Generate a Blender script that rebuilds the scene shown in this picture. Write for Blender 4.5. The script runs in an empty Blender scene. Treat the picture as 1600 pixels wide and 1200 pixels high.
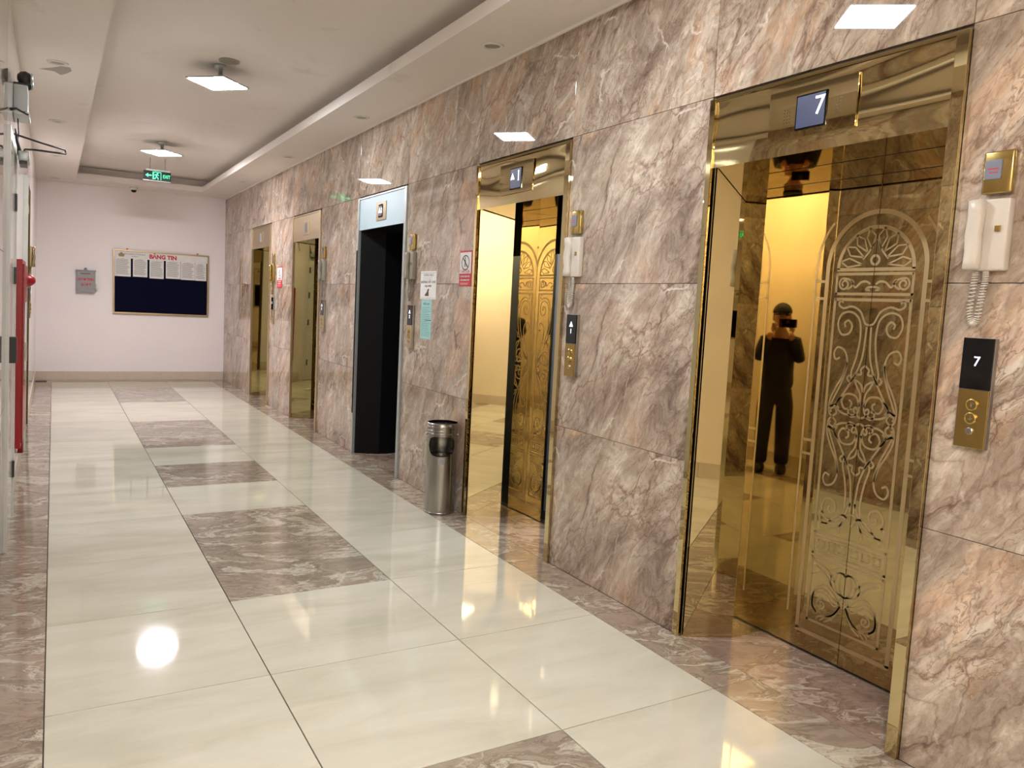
import bpy, bmesh, math, random
from mathutils import Vector, Matrix, noise
random.seed(7)
C = bpy.context.scene.collection
S = bpy.context.scene

# ---------------------------------------------------------------- camera, world, exposure
cd = bpy.data.cameras.new('camera'); cam = bpy.data.objects.new('camera', cd); C.objects.link(cam)
S.camera = cam
cd.sensor_fit = 'HORIZONTAL'; cd.sensor_width = 36.0; cd.lens = 1228.1 / 1600 * 36.0; cd.clip_start = 0.01
CAM = Vector((-0.7035, -2.898, 1.4282))
cam.location = CAM
cam.rotation_mode = 'XYZ'; cam.rotation_euler = (1.474365, -0.0507177, -0.5252462)
w = bpy.data.worlds.new('world'); S.world = w; w.use_nodes = True
w.node_tree.nodes['Background'].inputs[0].default_value = (1, .96, .9, 1)
w.node_tree.nodes['Background'].inputs[1].default_value = 0.05
S.view_settings.view_transform = 'Standard'; S.view_settings.look = 'None'
S.view_settings.exposure = 0.68; S.view_settings.gamma = 1.0; S.view_settings.use_curve_mapping = False
try:
    S.cycles.max_bounces = 12; S.cycles.glossy_bounces = 8; S.cycles.diffuse_bounces = 6
    S.cycles.sample_clamp_indirect = 6.0; S.cycles.use_denoising = True; S.cycles.blur_glossy = 0.6; S.cycles.caustics_reflective = False
except Exception: pass
PANEL_POWER = 105.0        # emission strength of the square ceiling panels

XR, XL, YF, YB, ZC, ZT = 1.72, -0.955, 10.73, -4.0, 2.95, 3.145

# ---------------------------------------------------------------- materials
def lin(c):
    return tuple(((v/255)/12.92 if v/255 <= .04045 else (((v/255)+.055)/1.055)**2.4) for v in c) + (1,)
def new_mat(name):
    m = bpy.data.materials.new(name); m.use_nodes = True
    return m, m.node_tree, m.node_tree.nodes['Principled BSDF']
def setp(b, **k):
    for n, v in k.items():
        b.inputs[n.replace('_', ' ')].default_value = v
def N(t, typ, **k):
    n = t.nodes.new(typ)
    for a, v in k.items():
        if a.startswith('i_'): n.inputs[a[2:].replace('_', ' ')].default_value = v
        else: setattr(n, a, v)
    return n
def ramp(t, fac, stops, interp='LINEAR'):
    r = t.nodes.new('ShaderNodeValToRGB'); r.color_ramp.interpolation = interp
    e = r.color_ramp.elements
    while len(e) < len(stops): e.new(.5)
    for x, (p, c) in zip(e, stops): x.position = p; x.color = c if len(c) == 4 else (*c, 1)
    t.links.new(fac, r.inputs['Fac']); return r.outputs['Color']
def mix(t, f, a, b, mode='MIX'):
    m = t.nodes.new('ShaderNodeMix'); m.data_type = 'RGBA'; m.blend_type = mode
    for s, v in ((m.inputs[0], f), (m.inputs[6], a), (m.inputs[7], b)):
        if isinstance(v, (int, float)): s.default_value = v
        elif isinstance(v, tuple): s.default_value = v
        else: t.links.new(v, s)
    return m.outputs[2]
def math_(t, op, a, b=None):
    m = t.nodes.new('ShaderNodeMath'); m.operation = op
    for s, v in zip(m.inputs, (a, b)):
        if v is None: continue
        if isinstance(v, (int, float)): s.default_value = v
        else: t.links.new(v, s)
    return m.outputs[0]
def tile_coords(t, rot=(0, 0, 0), scale=(1, 1, 1)):
    tc = N(t, 'ShaderNodeTexCoord'); oi = N(t, 'ShaderNodeObjectInfo')
    mp = N(t, 'ShaderNodeMapping'); mp.inputs['Rotation'].default_value = rot; mp.inputs['Scale'].default_value = scale
    sc = N(t, 'ShaderNodeVectorMath', operation='SCALE'); sc.inputs[3].default_value = 60.0
    t.links.new(oi.outputs['Color'], sc.inputs[0])
    ad = N(t, 'ShaderNodeVectorMath', operation='ADD')
    t.links.new(tc.outputs['Object'], mp.inputs['Vector']); t.links.new(mp.outputs[0], ad.inputs[0]); t.links.new(sc.outputs[0], ad.inputs[1])
    return ad.outputs[0]
def noise_(t, vec, scale, detail=5, rough=.55, dist=0.0):
    n = N(t, 'ShaderNodeTexNoise'); n.inputs['Scale'].default_value = scale; n.inputs['Detail'].default_value = detail
    n.inputs['Roughness'].default_value = rough; n.inputs['Distortion'].default_value = dist
    t.links.new(vec, n.inputs['Vector']); return n
def warp(t, vec, scale, amt, detail=4):
    n = noise_(t, vec, scale, detail)
    s = N(t, 'ShaderNodeVectorMath', operation='SUBTRACT'); s.inputs[1].default_value = (.5, .5, .5); t.links.new(n.outputs['Color'], s.inputs[0])
    k = N(t, 'ShaderNodeVectorMath', operation='SCALE'); k.inputs[3].default_value = amt; t.links.new(s.outputs[0], k.inputs[0])
    a = N(t, 'ShaderNodeVectorMath', operation='ADD'); t.links.new(vec, a.inputs[0]); t.links.new(k.outputs[0], a.inputs[1])
    return a.outputs[0]
def vor_edge(t, vec, scale, rnd=1.0):
    v = N(t, 'ShaderNodeTexVoronoi', feature='DISTANCE_TO_EDGE'); v.inputs['Scale'].default_value = scale
    v.inputs['Randomness'].default_value = rnd
    t.links.new(vec, v.inputs['Vector']); return v.outputs['Distance']

def wall_marble():
    m, t, b = new_mat('wall_marble')
    v0 = tile_coords(t, rot=(math.radians(-34), 0, 0), scale=(1, 1, 1))
    st = N(t, 'ShaderNodeMapping'); st.inputs['Scale'].default_value = (1, 1.55, .72); t.links.new(v0, st.inputs['Vector'])
    v = warp(t, st.outputs[0], 1.3, .5, 6)
    vb = warp(t, v, 4.5, .22, 6)
    base = ramp(t, noise_(t, v, 1.5, 8, .66, .6).outputs['Fac'],
                [(.32, lin((92, 76, 66))), (.43, lin((148, 132, 116))), (.53, lin((180, 167, 149))), (.63, lin((214, 206, 194)))])
    # broken slabs of differing tone
    vc = N(t, 'ShaderNodeTexVoronoi', feature='F1'); vc.inputs['Scale'].default_value = 2.1; t.links.new(vb, vc.inputs['Vector'])
    tone = ramp(t, vc.outputs['Color'], [(.15, (.66, .62, .58)), (.45, (.95, .93, .9)), (.8, (1.22, 1.2, 1.18))])
    base = mix(t, .62, base, tone, 'MULTIPLY')
    patch = ramp(t, noise_(t, vb, 6.0, 9, .75, .5).outputs['Fac'], [(.32, lin((100, 82, 72))), (.47, lin((160, 143, 128))), (.6, lin((206, 194, 180))), (.72, lin((240, 234, 224)))])
    base = mix(t, .45, base, patch)
    rm = ramp(t, noise_(t, warp(t, v, 2.2, .45, 6), 1.5, 7, .66, .9).outputs['Fac'], [(.52, (0, 0, 0)), (.60, (1, 1, 1))])
    rust = mix(t, ramp(t, noise_(t, vb, 9, 7, .7).outputs['Fac'], [(.35, (0, 0, 0)), (.65, (1, 1, 1))]), lin((146, 96, 64)), lin((206, 168, 130)))
    base = mix(t, math_(t, 'MULTIPLY', rm, .55), base, rust)
    vw = warp(t, v, 3.0, .38, 7)
    f1 = ramp(t, vor_edge(t, vw, 1.8), [(0, (1, 1, 1)), (.02, (.35, .35, .35)), (.05, (0, 0, 0))])
    gate = ramp(t, noise_(t, v, 2.7, 4).outputs['Fac'], [(.45, (0, 0, 0)), (.6, (1, 1, 1))])
    base = mix(t, math_(t, 'MULTIPLY', math_(t, 'MULTIPLY', f1, gate), .8), base, lin((84, 60, 50)))
    f2 = ramp(t, vor_edge(t, warp(t, v, 5, .2, 8), 5.2), [(0, (1, 1, 1)), (.015, (.5, .5, .5)), (.05, (0, 0, 0))])
    gate2 = ramp(t, noise_(t, v, 2.0, 5).outputs['Fac'], [(.42, (.05, .05, .05)), (.6, (1, 1, 1))])
    base = mix(t, math_(t, 'MULTIPLY', math_(t, 'MULTIPLY', f2, gate2), .85), base, lin((110, 80, 66)))
    f4 = ramp(t, vor_edge(t, warp(t, v, 14, .12, 5), 19), [(0, (1, 1, 1)), (.06, (0, 0, 0))])
    gate4 = ramp(t, noise_(t, v, 3.1, 5).outputs['Fac'], [(.48, (0, 0, 0)), (.6, (1, 1, 1))])
    base = mix(t, math_(t, 'MULTIPLY', math_(t, 'MULTIPLY', f4, gate4), .8), base, lin((120, 92, 78)))
    f3 = ramp(t, vor_edge(t, warp(t, v0, 2.0, .5, 6), 1.1), [(0, (1, 1, 1)), (.009, (0, 0, 0))])
    g3 = ramp(t, noise_(t, v, 3.4, 2).outputs['Fac'], [(.5, (0, 0, 0)), (.58, (1, 1, 1))])
    base = mix(t, math_(t, 'MULTIPLY', math_(t, 'MULTIPLY', f3, g3), .6), base, lin((236, 226, 212)))
    fine = ramp(t, noise_(t, vb, 30, 6, .75).outputs['Fac'], [(.34, (.5, .47, .44)), (.48, (1, 1, 1)), (.64, (1.3, 1.29, 1.27))])
    base = mix(t, .55, base, fine, 'MULTIPLY')
    t.links.new(base, b.inputs['Base Color'])
    setp(b, Roughness=.02, IOR=1.52)
    return m
def floor_marble(name, rot, dark=(132, 119, 104), mid=(160, 148, 131), pale=(196, 190, 172), warm=(164, 140, 118)):
    m, t, b = new_mat(name)
    v0 = tile_coords(t, rot=(0, 0, rot))
    st = N(t, 'ShaderNodeMapping'); st.inputs['Scale'].default_value = (.9, 1.7, 1); t.links.new(v0, st.inputs['Vector'])
    v = warp(t, st.outputs[0], 1.7, .7, 5)
    base = ramp(t, noise_(t, v, 1.7, 8, .62, 1.6).outputs['Fac'],
                [(.32, lin(dark)), (.47, lin(mid)), (.53, lin(dark)), (.58, lin(pale)), (.63, lin(mid)), (.74, lin(warm))])
    f = ramp(t, noise_(t, warp(t, v, 3, .5, 5), 3.1, 6, .6, 1.1).outputs['Fac'], [(.485, (0, 0, 0)), (.5, (1, 1, 1)), (.515, (0, 0, 0))])
    base = mix(t, math_(t, 'MULTIPLY', f, .6), base, lin((104, 86, 72)))
    g = ramp(t, noise_(t, warp(t, v, 2, .6, 5), 1.9, 5, .6, 1.4).outputs['Fac'], [(.55, (0, 0, 0)), (.575, (1, 1, 1)), (.60, (0, 0, 0))])
    base = mix(t, math_(t, 'MULTIPLY', g, .55), base, lin((214, 206, 188)))
    t.links.new(base, b.inputs['Base Color']); setp(b, Roughness=.1, IOR=1.5)
    return m
def cream_tile():
    m, t, b = new_mat('cream_tile')
    v0 = tile_coords(t)
    st = N(t, 'ShaderNodeMapping'); st.inputs['Scale'].default_value = (1, 3.2, 1); t.links.new(v0, st.inputs['Vector'])
    v = warp(t, st.outputs[0], 1.1, .5)
    base = ramp(t, noise_(t, v, 1.5, 6, .6, .4).outputs['Fac'], [(.3, lin((190, 186, 166))), (.5, lin((203, 199, 180))), (.7, lin((212, 208, 192)))])
    sp = ramp(t, noise_(t, v0, 90, 2, .5).outputs['Fac'], [(.74, (0, 0, 0)), (.78, (1, 1, 1))])
    base = mix(t, math_(t, 'MULTIPLY', sp, .12), base, lin((150, 138, 120)))
    t.links.new(base, b.inputs['Base Color'])
    rr = ramp(t, noise_(t, v0, 3.0, 4).outputs['Fac'], [(.3, (.035, .035, .035)), (.7, (.07, .07, .07))])
    t.links.new(rr, b.inputs['Roughness']); setp(b, IOR=1.48)
    return m
def paint(name, col, rough=.55, var=.04, stain=None):
    m, t, b = new_mat(name)
    tc = N(t, 'ShaderNodeTexCoord')
    n = noise_(t, tc.outputs['Object'], .9, 5)
    a = tuple(c*(1-var) for c in lin(col)[:3]) + (1,)
    base = ramp(t, n.outputs['Fac'], [(.35, a), (.65, lin(col))])
    if stain:
        s = ramp(t, noise_(t, warp(t, tc.outputs['Object'], 3, .3), 2.3, 6, .65).outputs['Fac'], [(.60, (0, 0, 0)), (.72, (1, 1, 1))])
        base = mix(t, math_(t, 'MULTIPLY', s, .35), base, lin(stain))
    t.links.new(base, b.inputs['Base Color']); setp(b, Roughness=rough)
    bp = N(t, 'ShaderNodeBump'); bp.inputs['Strength'].default_value = .05; bp.inputs['Distance'].default_value = .01
    t.links.new(noise_(t, tc.outputs['Object'], 30, 3).outputs['Fac'], bp.inputs['Height']); t.links.new(bp.outputs[0], b.inputs['Normal'])
    return m
def metal(name, col, rough, wave=0.0, wscale=2.0, grain=None, stretch=(1, 1, 1)):
    m, t, b = new_mat(name)
    tc = N(t, 'ShaderNodeTexCoord')
    mp = N(t, 'ShaderNodeMapping'); mp.inputs['Scale'].default_value = stretch; t.links.new(tc.outputs['Object'], mp.inputs['Vector'])
    col = lin(col)
    c = ramp(t, noise_(t, mp.outputs[0], 3, 3).outputs['Fac'], [(.3, tuple(x*.94 for x in col[:3])), (.7, col)])
    t.links.new(c, b.inputs['Base Color']); setp(b, Metallic=1.0, Roughness=rough)
    if wave:
        bp = N(t, 'ShaderNodeBump'); bp.inputs['Strength'].default_value = 1.0; bp.inputs['Distance'].default_value = wave
        t.links.new(noise_(t, mp.outputs[0], wscale, 1, .4).outputs['Fac'], bp.inputs['Height']); t.links.new(bp.outputs[0], b.inputs['Normal'])
    return m
def plain(name, col, rough=.5, metallic=0.0, spec=None):
    m, t, b = new_mat(name)
    tc = N(t, 'ShaderNodeTexCoord')
    cc = lin(col)
    c = ramp(t, noise_(t, tc.outputs['Object'], 14, 3).outputs['Fac'], [(.3, tuple(x*.93 for x in cc[:3])), (.7, cc)])
    t.links.new(c, b.inputs['Base Color']); setp(b, Roughness=rough, Metallic=metallic)
    return m
def glow(name, col, strength):
    m, t, b = new_mat(name)
    setp(b, Base_Color=lin(col), Emission_Color=lin(col), Emission_Strength=strength, Roughness=.4)
    return m

M = dict(
    marble=wall_marble(),
    fmarble=floor_marble('floor_marble', .25),
    bmarble=floor_marble('border_marble', .35, (132, 116, 100), (160, 144, 126), (192, 184, 164), (168, 142, 120)),
    smarble=floor_marble('sill_marble', .5, (132, 108, 92), (158, 134, 118), (186, 166, 148), (160, 122, 102)),
    cream=cream_tile(),
    grout=plain('grout', (96, 84, 72), .8),
    white=paint('white_wall_paint', (244, 238, 238), .5),
    lwhite=paint('left_wall_gloss_paint', (226, 218, 212), .1),
    warmwall=paint('lobby_wall_paint', (238, 228, 208), .5),
    ceil=paint('ceiling_paint', (238, 232, 226), .6, .03, (190, 180, 168)),
    skirt=plain('skirting_tile', (206, 194, 176), .25),
    gold=metal('gold_mirror', (208, 190, 144), .015),
    darkbrass=metal('dark_bronze_trim', (110, 98, 62), .35),
    golddoor=metal('gold_door_mirror', (188, 166, 116), .02, .0006, 1.6, stretch=(1, .8, .5)),
    goldwave=metal('gold_header_mirror', (214, 196, 150), .03),
    etch=metal('etched_gold', (204, 182, 140), .45),
    seam=plain('dark_seam', (20, 16, 12), .5),
    steel=metal('brushed_steel', (176, 174, 170), .28),
    binsteel=metal('bin_steel', (168, 166, 160), .24, .0004, 12),
    champagne=metal('champagne_steel', (198, 180, 150), .38),
    brass=metal('satin_brass', (192, 168, 106), .2),
    trim=metal('gold_trim', (190, 172, 128), .10),
    olive=metal('olive_mirror', (172, 158, 112), .02),
    charcoal=plain('charcoal_panel', (12, 12, 13), .55),
    black=plain('black_void', (5, 5, 6), .6),
    blackglass=plain('black_glass', (8, 9, 12), .06),
    bluefilm=paint('blue_protective_film', (176, 198, 206), .4, .08),
    palealu=plain('pale_aluminium', (178, 184, 182), .35, .5),
    plastic=plain('ivory_plastic', (206, 198, 186), .35),
    greyplastic=plain('grey_plastic', (150, 144, 130), .35),
    darkplastic=plain('dark_plastic', (40, 36, 34), .4),
    screen=plain('lcd_glass', (26, 30, 52), .12),
    lcd=glow('lcd_backlight', (44, 50, 80), .28),
    digit=glow('lit_digit', (225, 235, 255), 1.4),
    ledfar=glow('led_panel_far', (250, 244, 250), PANEL_POWER*1.9),
    ledfill=glow('alcove_fill_panel', (250, 246, 250), PANEL_POWER*1.15),
    ledpanel=glow('led_panel', (246, 250, 255), PANEL_POWER),
    cablamp=glow('cab_lamp', (240, 246, 255), 26.0),
    green=glow('exit_green', (40, 230, 150), 1.5),
    exitblack=plain('exit_black', (8, 20, 14), .6),
    carsteel=plain('car_door_steel', (168, 170, 172), .3, .3),
    battery=plain('battery_box_plastic', (188, 196, 198), .3),
    clear=plain('frosted_acrylic', (196, 220, 206), .2),
    red=plain('fire_red', (150, 18, 26), .3),
    signred=plain('sign_red', (196, 44, 58), .4),
    paper=plain('white_paper', (232, 232, 228), .6),
    teal=plain('teal_paper', (160, 208, 206), .6),
    ink=plain('grey_ink', (150, 150, 150), .6),
    darkink=plain('dark_ink', (62, 52, 56), .6),
    tealink=plain('teal_ink', (92, 140, 142), .6),
    navy=plain('navy_felt', (5, 7, 34), .9),
    tan=metal('bronze_frame', (176, 158, 124), .35),
    boxgrey=plain('letterbox_grey', (150, 150, 150), .4),
    doorgrey=plain('grey_gloss_door', (214, 214, 208), .1),
    pipe=plain('pale_frame', (206, 206, 200), .25),
    skin=plain('skin', (176, 128, 100), .5),
    cloth=plain('black_cloth', (18, 18, 20), .85),
    trouser=plain('dark_trousers', (22, 23, 28), .85),
    shoe=plain('dark_shoe', (28, 24, 22), .6),
    hair=plain('dark_hair', (20, 16, 14), .6),
    inset=plain('card_reader_grey', (120, 126, 142), .35),
)

for k_ in ('charcoal', 'black', 'navy'): M[k_].node_tree.nodes['Principled BSDF'].inputs['IOR'].default_value = 1.22
# ---------------------------------------------------------------- helpers
def thing(name, label, cat, loc=(0, 0, 0), group=None):
    o = bpy.data.objects.new(name, None); C.objects.link(o); o.location = loc; o.empty_display_size = .1
    o['label'] = label; o['category'] = cat
    if group: o['group'] = group
    return o
def tag(o, label=None, cat=None, group=None, kind=None):
    for k, v in (('label', label), ('category', cat), ('group', group), ('kind', kind)):
        if v: o[k] = v
    return o
def wpos(o):
    v = Vector((0, 0, 0))
    while o: v += o.location; o = o.parent
    return v
def link(name, me, mats, parent=None, loc=None):
    """me holds world coordinates unless loc is given (then it is local to loc, a world point)"""
    if mats and not len(me.materials):
        for m_ in (mats if isinstance(mats, (list, tuple)) else [mats]): me.materials.append(m_)
    o = bpy.data.objects.new(name, me); C.objects.link(o)
    if loc is None:
        c = Vector((0, 0, 0))
        if len(me.vertices):
            lo = Vector([min(v.co[i] for v in me.vertices) for i in range(3)]); hi = Vector([max(v.co[i] for v in me.vertices) for i in range(3)])
            c = (lo+hi)/2
        me.transform(Matrix.Translation(-c)); loc = c
    if parent: o.parent = parent
    o.location = Vector(loc) - (wpos(parent) if parent else Vector((0, 0, 0)))
    return o
def bx(bm, x0, x1, y0, y1, z0, z1, bev=0.0, mi=0):
    x0, x1 = sorted((x0, x1)); y0, y1 = sorted((y0, y1)); z0, z1 = sorted((z0, z1))
    r = bmesh.ops.create_cube(bm, size=1.0)
    for v in r['verts']:
        v.co = Vector(((x0+x1)/2+v.co.x*(x1-x0), (y0+y1)/2+v.co.y*(y1-y0), (z0+z1)/2+v.co.z*(z1-z0)))
    fs = {f for v in r['verts'] for f in v.link_faces}
    for f in fs: f.material_index = mi
    if bev:
        es = list({e for v in r['verts'] for e in v.link_edges})
        bmesh.ops.bevel(bm, geom=es, offset=bev, segments=2, affect='EDGES', profile=.6)
def finish(bm, name, smooth=False):
    bmesh.ops.recalc_face_normals(bm, faces=bm.faces)
    me = bpy.data.meshes.new(name); bm.to_mesh(me); bm.free()
    if smooth:
        for p in me.polygons: p.use_smooth = True
    return me
def box(name, x0, x1, y0, y1, z0, z1, mat, parent=None, bev=0.0, smooth=False):
    bm = bmesh.new(); bx(bm, x0, x1, y0, y1, z0, z1, bev)
    return link(name, finish(bm, name, smooth), mat, parent)
def boxes(name, lst, mat, parent=None, bev=0.0):
    bm = bmesh.new()
    for l in lst: bx(bm, *l, bev=bev)
    return link(name, finish(bm, name), mat, parent)
def basis(d):
    d = d.normalized(); a = Vector((0, 0, 1)) if abs(d.z) < .9 else Vector((1, 0, 0))
    u = d.cross(a).normalized(); return u, d.cross(u).normalized()
def tube(bm, pts, r, n=8, caps=True, mi=0):
    pts = [Vector(p) for p in pts]; rs = r if isinstance(r, (list, tuple)) else [r]*len(pts)
    rings = []; u = None
    for i, p in enumerate(pts):
        d = (pts[min(i+1, len(pts)-1)]-pts[max(i-1, 0)])
        if d.length < 1e-9: d = Vector((0, 0, 1))
        d.normalize()
        if u is None: u, v = basis(d)
        else:
            u = (u-d*u.dot(d)).normalized()
        v = d.cross(u)
        rings.append([bm.verts.new(p+(u*math.cos(2*math.pi*k/n)+v*math.sin(2*math.pi*k/n))*rs[i]) for k in range(n)])
    for a, b in zip(rings, rings[1:]):
        for k in range(n):
            f = bm.faces.new((a[k], a[(k+1) % n], b[(k+1) % n], b[k])); f.material_index = mi
    if caps:
        bm.faces.new(rings[0][::-1]).material_index = mi; bm.faces.new(rings[-1]).material_index = mi
def tubeobj(name, pts, r, mat, parent=None, n=8):
    bm = bmesh.new(); tube(bm, pts, r, n); return link(name, finish(bm, name, True), mat, parent)
def lathe(bm, prof, c, axis='z', n=32, cap=True):
    """prof: list of (radius, height) along axis from centre c"""
    c = Vector(c); rings = []
    for r, h in prof:
        ring = []
        for k in range(n):
            a = 2*math.pi*k/n; p, q = r*math.cos(a), r*math.sin(a)
            co = {'z': (p, q, h), 'x': (h, p, q), 'y': (p, h, q)}[axis]
            ring.append(bm.verts.new(c+Vector(co)))
        rings.append(ring)
    for a, b in zip(rings, rings[1:]):
        for k in range(n): bm.faces.new((a[k], a[(k+1) % n], b[(k+1) % n], b[k]))
    if cap:
        for rg in (rings[0], rings[-1]):
            try: bm.faces.new(rg)
            except Exception: pass
def latheobj(name, prof, c, mat, parent=None, axis='z', n=32, smooth=True):
    bm = bmesh.new(); lathe(bm, prof, c, axis, n)
    o = link(name, finish(bm, name, smooth), mat, parent)
    return o
def poly(bm, pts, mi=0):
    f = bm.faces.new([bm.verts.new(Vector(p)) for p in pts]); f.material_index = mi; return f
FONT_X = {'R': ((0, -1, 0), (0, 0, 1)), 'F': ((1, 0, 0), (0, 0, 1)), 'L': ((0, 1, 0), (0, 0, 1))}
def text(name, s, size, loc, side, mat, parent=None, thick=.0006, stretch=1.0, bold=0.0):
    """flat lettering; side R: on the right wall, F: on the far wall; loc is its centre"""
    cu = bpy.data.curves.new(name, 'FONT'); cu.body = s; cu.size = size; cu.align_x = 'CENTER'; cu.align_y = 'CENTER'
    cu.extrude = thick; cu.resolution_u = 2; cu.offset = bold
    o = bpy.data.objects.new('tmp', cu); C.objects.link(o)
    dg = bpy.context.evaluated_depsgraph_get(); me = bpy.data.meshes.new_from_object(o.evaluated_get(dg))
    bpy.data.objects.remove(o); bpy.data.curves.remove(cu)
    xa, ya = [Vector(v) for v in FONT_X[side]]; za = xa.cross(ya)
    mt = Matrix((xa, ya, za)).transposed().to_4x4()
    me.transform(Matrix.Diagonal((stretch, 1, 1, 1))); me.transform(mt); me.transform(Matrix.Translation(Vector(loc)))
    me.materials.clear()
    return link(name, me, mat, parent)
def catmull(P, per=8, closed=False):
    P = [Vector(p) for p in P]; out = []
    n = len(P)
    for i in range(n-1):
        p0, p1, p2, p3 = P[max(i-1, 0)], P[i], P[i+1], P[min(i+2, n-1)]
        for k in range(per):
            t = k/per
            out.append(.5*((2*p1)+(-p0+p2)*t+(2*p0-5*p1+4*p2-p3)*t*t+(-p0+3*p1-3*p2+p3)*t**3))
    out.append(P[-1]); return out

# ---------------------------------------------------------------- setting: floor
ys = 0.8
fl = box('floor', -1.6, 2.4, -4.3, 11.0, -.25, -.012, M['grout']); tag(fl, kind='structure', label='polished tiled lift lobby floor')
meshes = {}
def slab(name, x0, x1, y0, y1, z0, z1, mat, parent, seed, gap=.0016, bev=.0008, label=None):
    """one tile; alike sizes share mesh data"""
    dims = (round(x1-x0, 3), round(y1-y0, 3), round(z1-z0, 3), mat.name, gap, parent.name)
    if dims not in meshes:
        hx, hy, hz = dims[0]/2, dims[1]/2, dims[2]/2
        thin = min(range(3), key=lambda i: dims[i]); g = [gap/2]*3; g[thin] = 0
        bm = bmesh.new(); bx(bm, -hx+g[0], hx-g[0], -hy+g[1], hy-g[1], -hz+g[2], hz-g[2], 0)
        es = list(bm.edges); bmesh.ops.bevel(bm, geom=es, offset=bev, segments=1, affect='EDGES')
        me = finish(bm, name); me.materials.append(mat); meshes[dims] = me
    o = bpy.data.objects.new(name, meshes[dims]); C.objects.link(o)
    o.parent = parent; o.location = Vector(((x0+x1)/2, (y0+y1)/2, (z0+z1)/2)) - wpos(parent)
    o.color = (random.Random(seed).random(), random.Random(seed+.5).random(), random.Random(seed+.7).random(), 1)
    if label: o['label'] = label
    return o
cols = [(-.738, 0), (0, .795), (.795, 1.504)]
marble_rows = {-2, -6, -4, 1, 2, 4, 6, 7, 10, 11}
sd = 0
for j in range(-5, 13):
    y0, y1 = j*ys, (j+1)*ys
    for i, (a, b_) in enumerate(cols):
        sd += 1
        if i == 1 and j in marble_rows:
            slab('floor_tile', a, b_, y0, y1, -.012, 0, M['fmarble'], fl, j, gap=.0042, label='brown swirled marble tile in the middle column')
        else: slab('floor_tile', a, b_, y0, y1, -.012, 0, M['cream'], fl, sd*1.37, gap=.0042)
    for a, b_ in ((XL, -.738), (1.504, XR)):
        sd += 1
        slab('border_tile', a, b_, y0, y1, -.012, 0, M['bmarble'], fl, sd*2.1, gap=.003)
for k in range(-1, 3):
    slab('border_tile', max(XL, k*.8), min(XR, (k+1)*.8) if k < 2 else XR, 13*ys, YF, -.012, 0, M['bmarble'], fl, 900+k, gap=.003)
for k in range(4):   # alcove floor left of the photographer
    slab('border_tile', -1.24, XL, -4+k*.8, -3.2+k*.8 if k < 3 else -.95, -.012, 0, M['cream'], fl, 950+k, gap=.003)

# ---------------------------------------------------------------- setting: walls
OPEN_R = [(-1.43, -.33), (.72, 1.81), (3.0, 4.15), (5.33, 6.44), (7.54, 8.65)]
TOPO = 2.345; TH = .014
def wall_with_openings(name, xa, xb, y0, y1, openings, zt, mat):
    L = []; c = y0
    for a, b_ in openings:
        L.append((xa, xb, c, a+.008, -.2, zt)); L.append((xa, xb, a+.008, b_-.008, TOPO, zt)); c = b_-.008
    L.append((xa, xb, c, y1, -.2, zt))
    return boxes(name, L, mat)
wr = tag(wall_with_openings('wall_right', XR+TH, XR+.46, -4.3, 11.0, OPEN_R, 3.3, M['grout']), kind='structure', label='marble clad wall with five lift openings')
LV = [0, .79, 1.575, 2.36, ZC]
def clad(x0, x1, y0, y1, parent, seed, lv=LV, shift=0):
    for k in range(len(lv)-1):
        slab('wall_tile', x0, x1, y0, y1, lv[k], lv[k+1], M['marble'], parent, seed + (0 if k < 3 else shift), gap=.0022)
gaps = [(-4.0, -3.1), (-3.1, -2.3), (-2.3, -1.43), (-.33, .72), (1.81, 2.17), (2.17, 3.0), (4.15, 4.75), (4.75, 5.33), (6.44, 6.98), (6.98, 7.54), (8.65, 9.4), (9.4, 10.13), (10.13, YF)]
for i, (a, b_) in enumerate(gaps): clad(XR, XR+TH, a, b_, wr, 11.3*(i+1), shift=3)
for i, (a, b_) in enumerate(OPEN_R): slab('wall_tile', XR, XR+TH, a, b_, 2.36, ZC, M['marble'], wr, 200+7.1*i, gap=.0022)

wf = tag(box('wall_far', -1.3, 2.2, YF, YF+.2, -.2, 3.3, M['white']), kind='structure', label='white painted end wall')
wb = tag(box('wall_back', -1.6, 2.2, YB-.2, YB, -.2, 3.3, M['warmwall']), kind='structure')
# left wall: an alcove beside the photographer, marble, shaft door, white stretch, marble round the opposite lift, white
OPEN_L = [(5.33, 6.44)]
lw = tag(wall_with_openings('wall_left', XL-.45, XL-.0005, -.95, 11.0, [(5.33, 6.44)], 3.3, M['lwhite']), kind='structure', label='left wall, white paint between marble clad stretches')
la = tag(box('wall_left_alcove', -1.45, -1.24, -4.2, -.95, -.2, 3.3, M['warmwall']), kind='structure')
la.name = 'wall_left.001'
i = 0
for a, b_ in ((-.95, -.15), (-.15, .65), (.65, 1.3), (1.3, 1.92)):
    i += 1; clad(XL, XL+TH, a, b_, lw, 300+9.7*i, shift=5)
tag(box('trim_2', XL, XL+.035, 4.90, 4.95, 0, 2.32, M['pipe']), kind='structure', label='pale grey upright strip on the left wall before the bronze lift')

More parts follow.
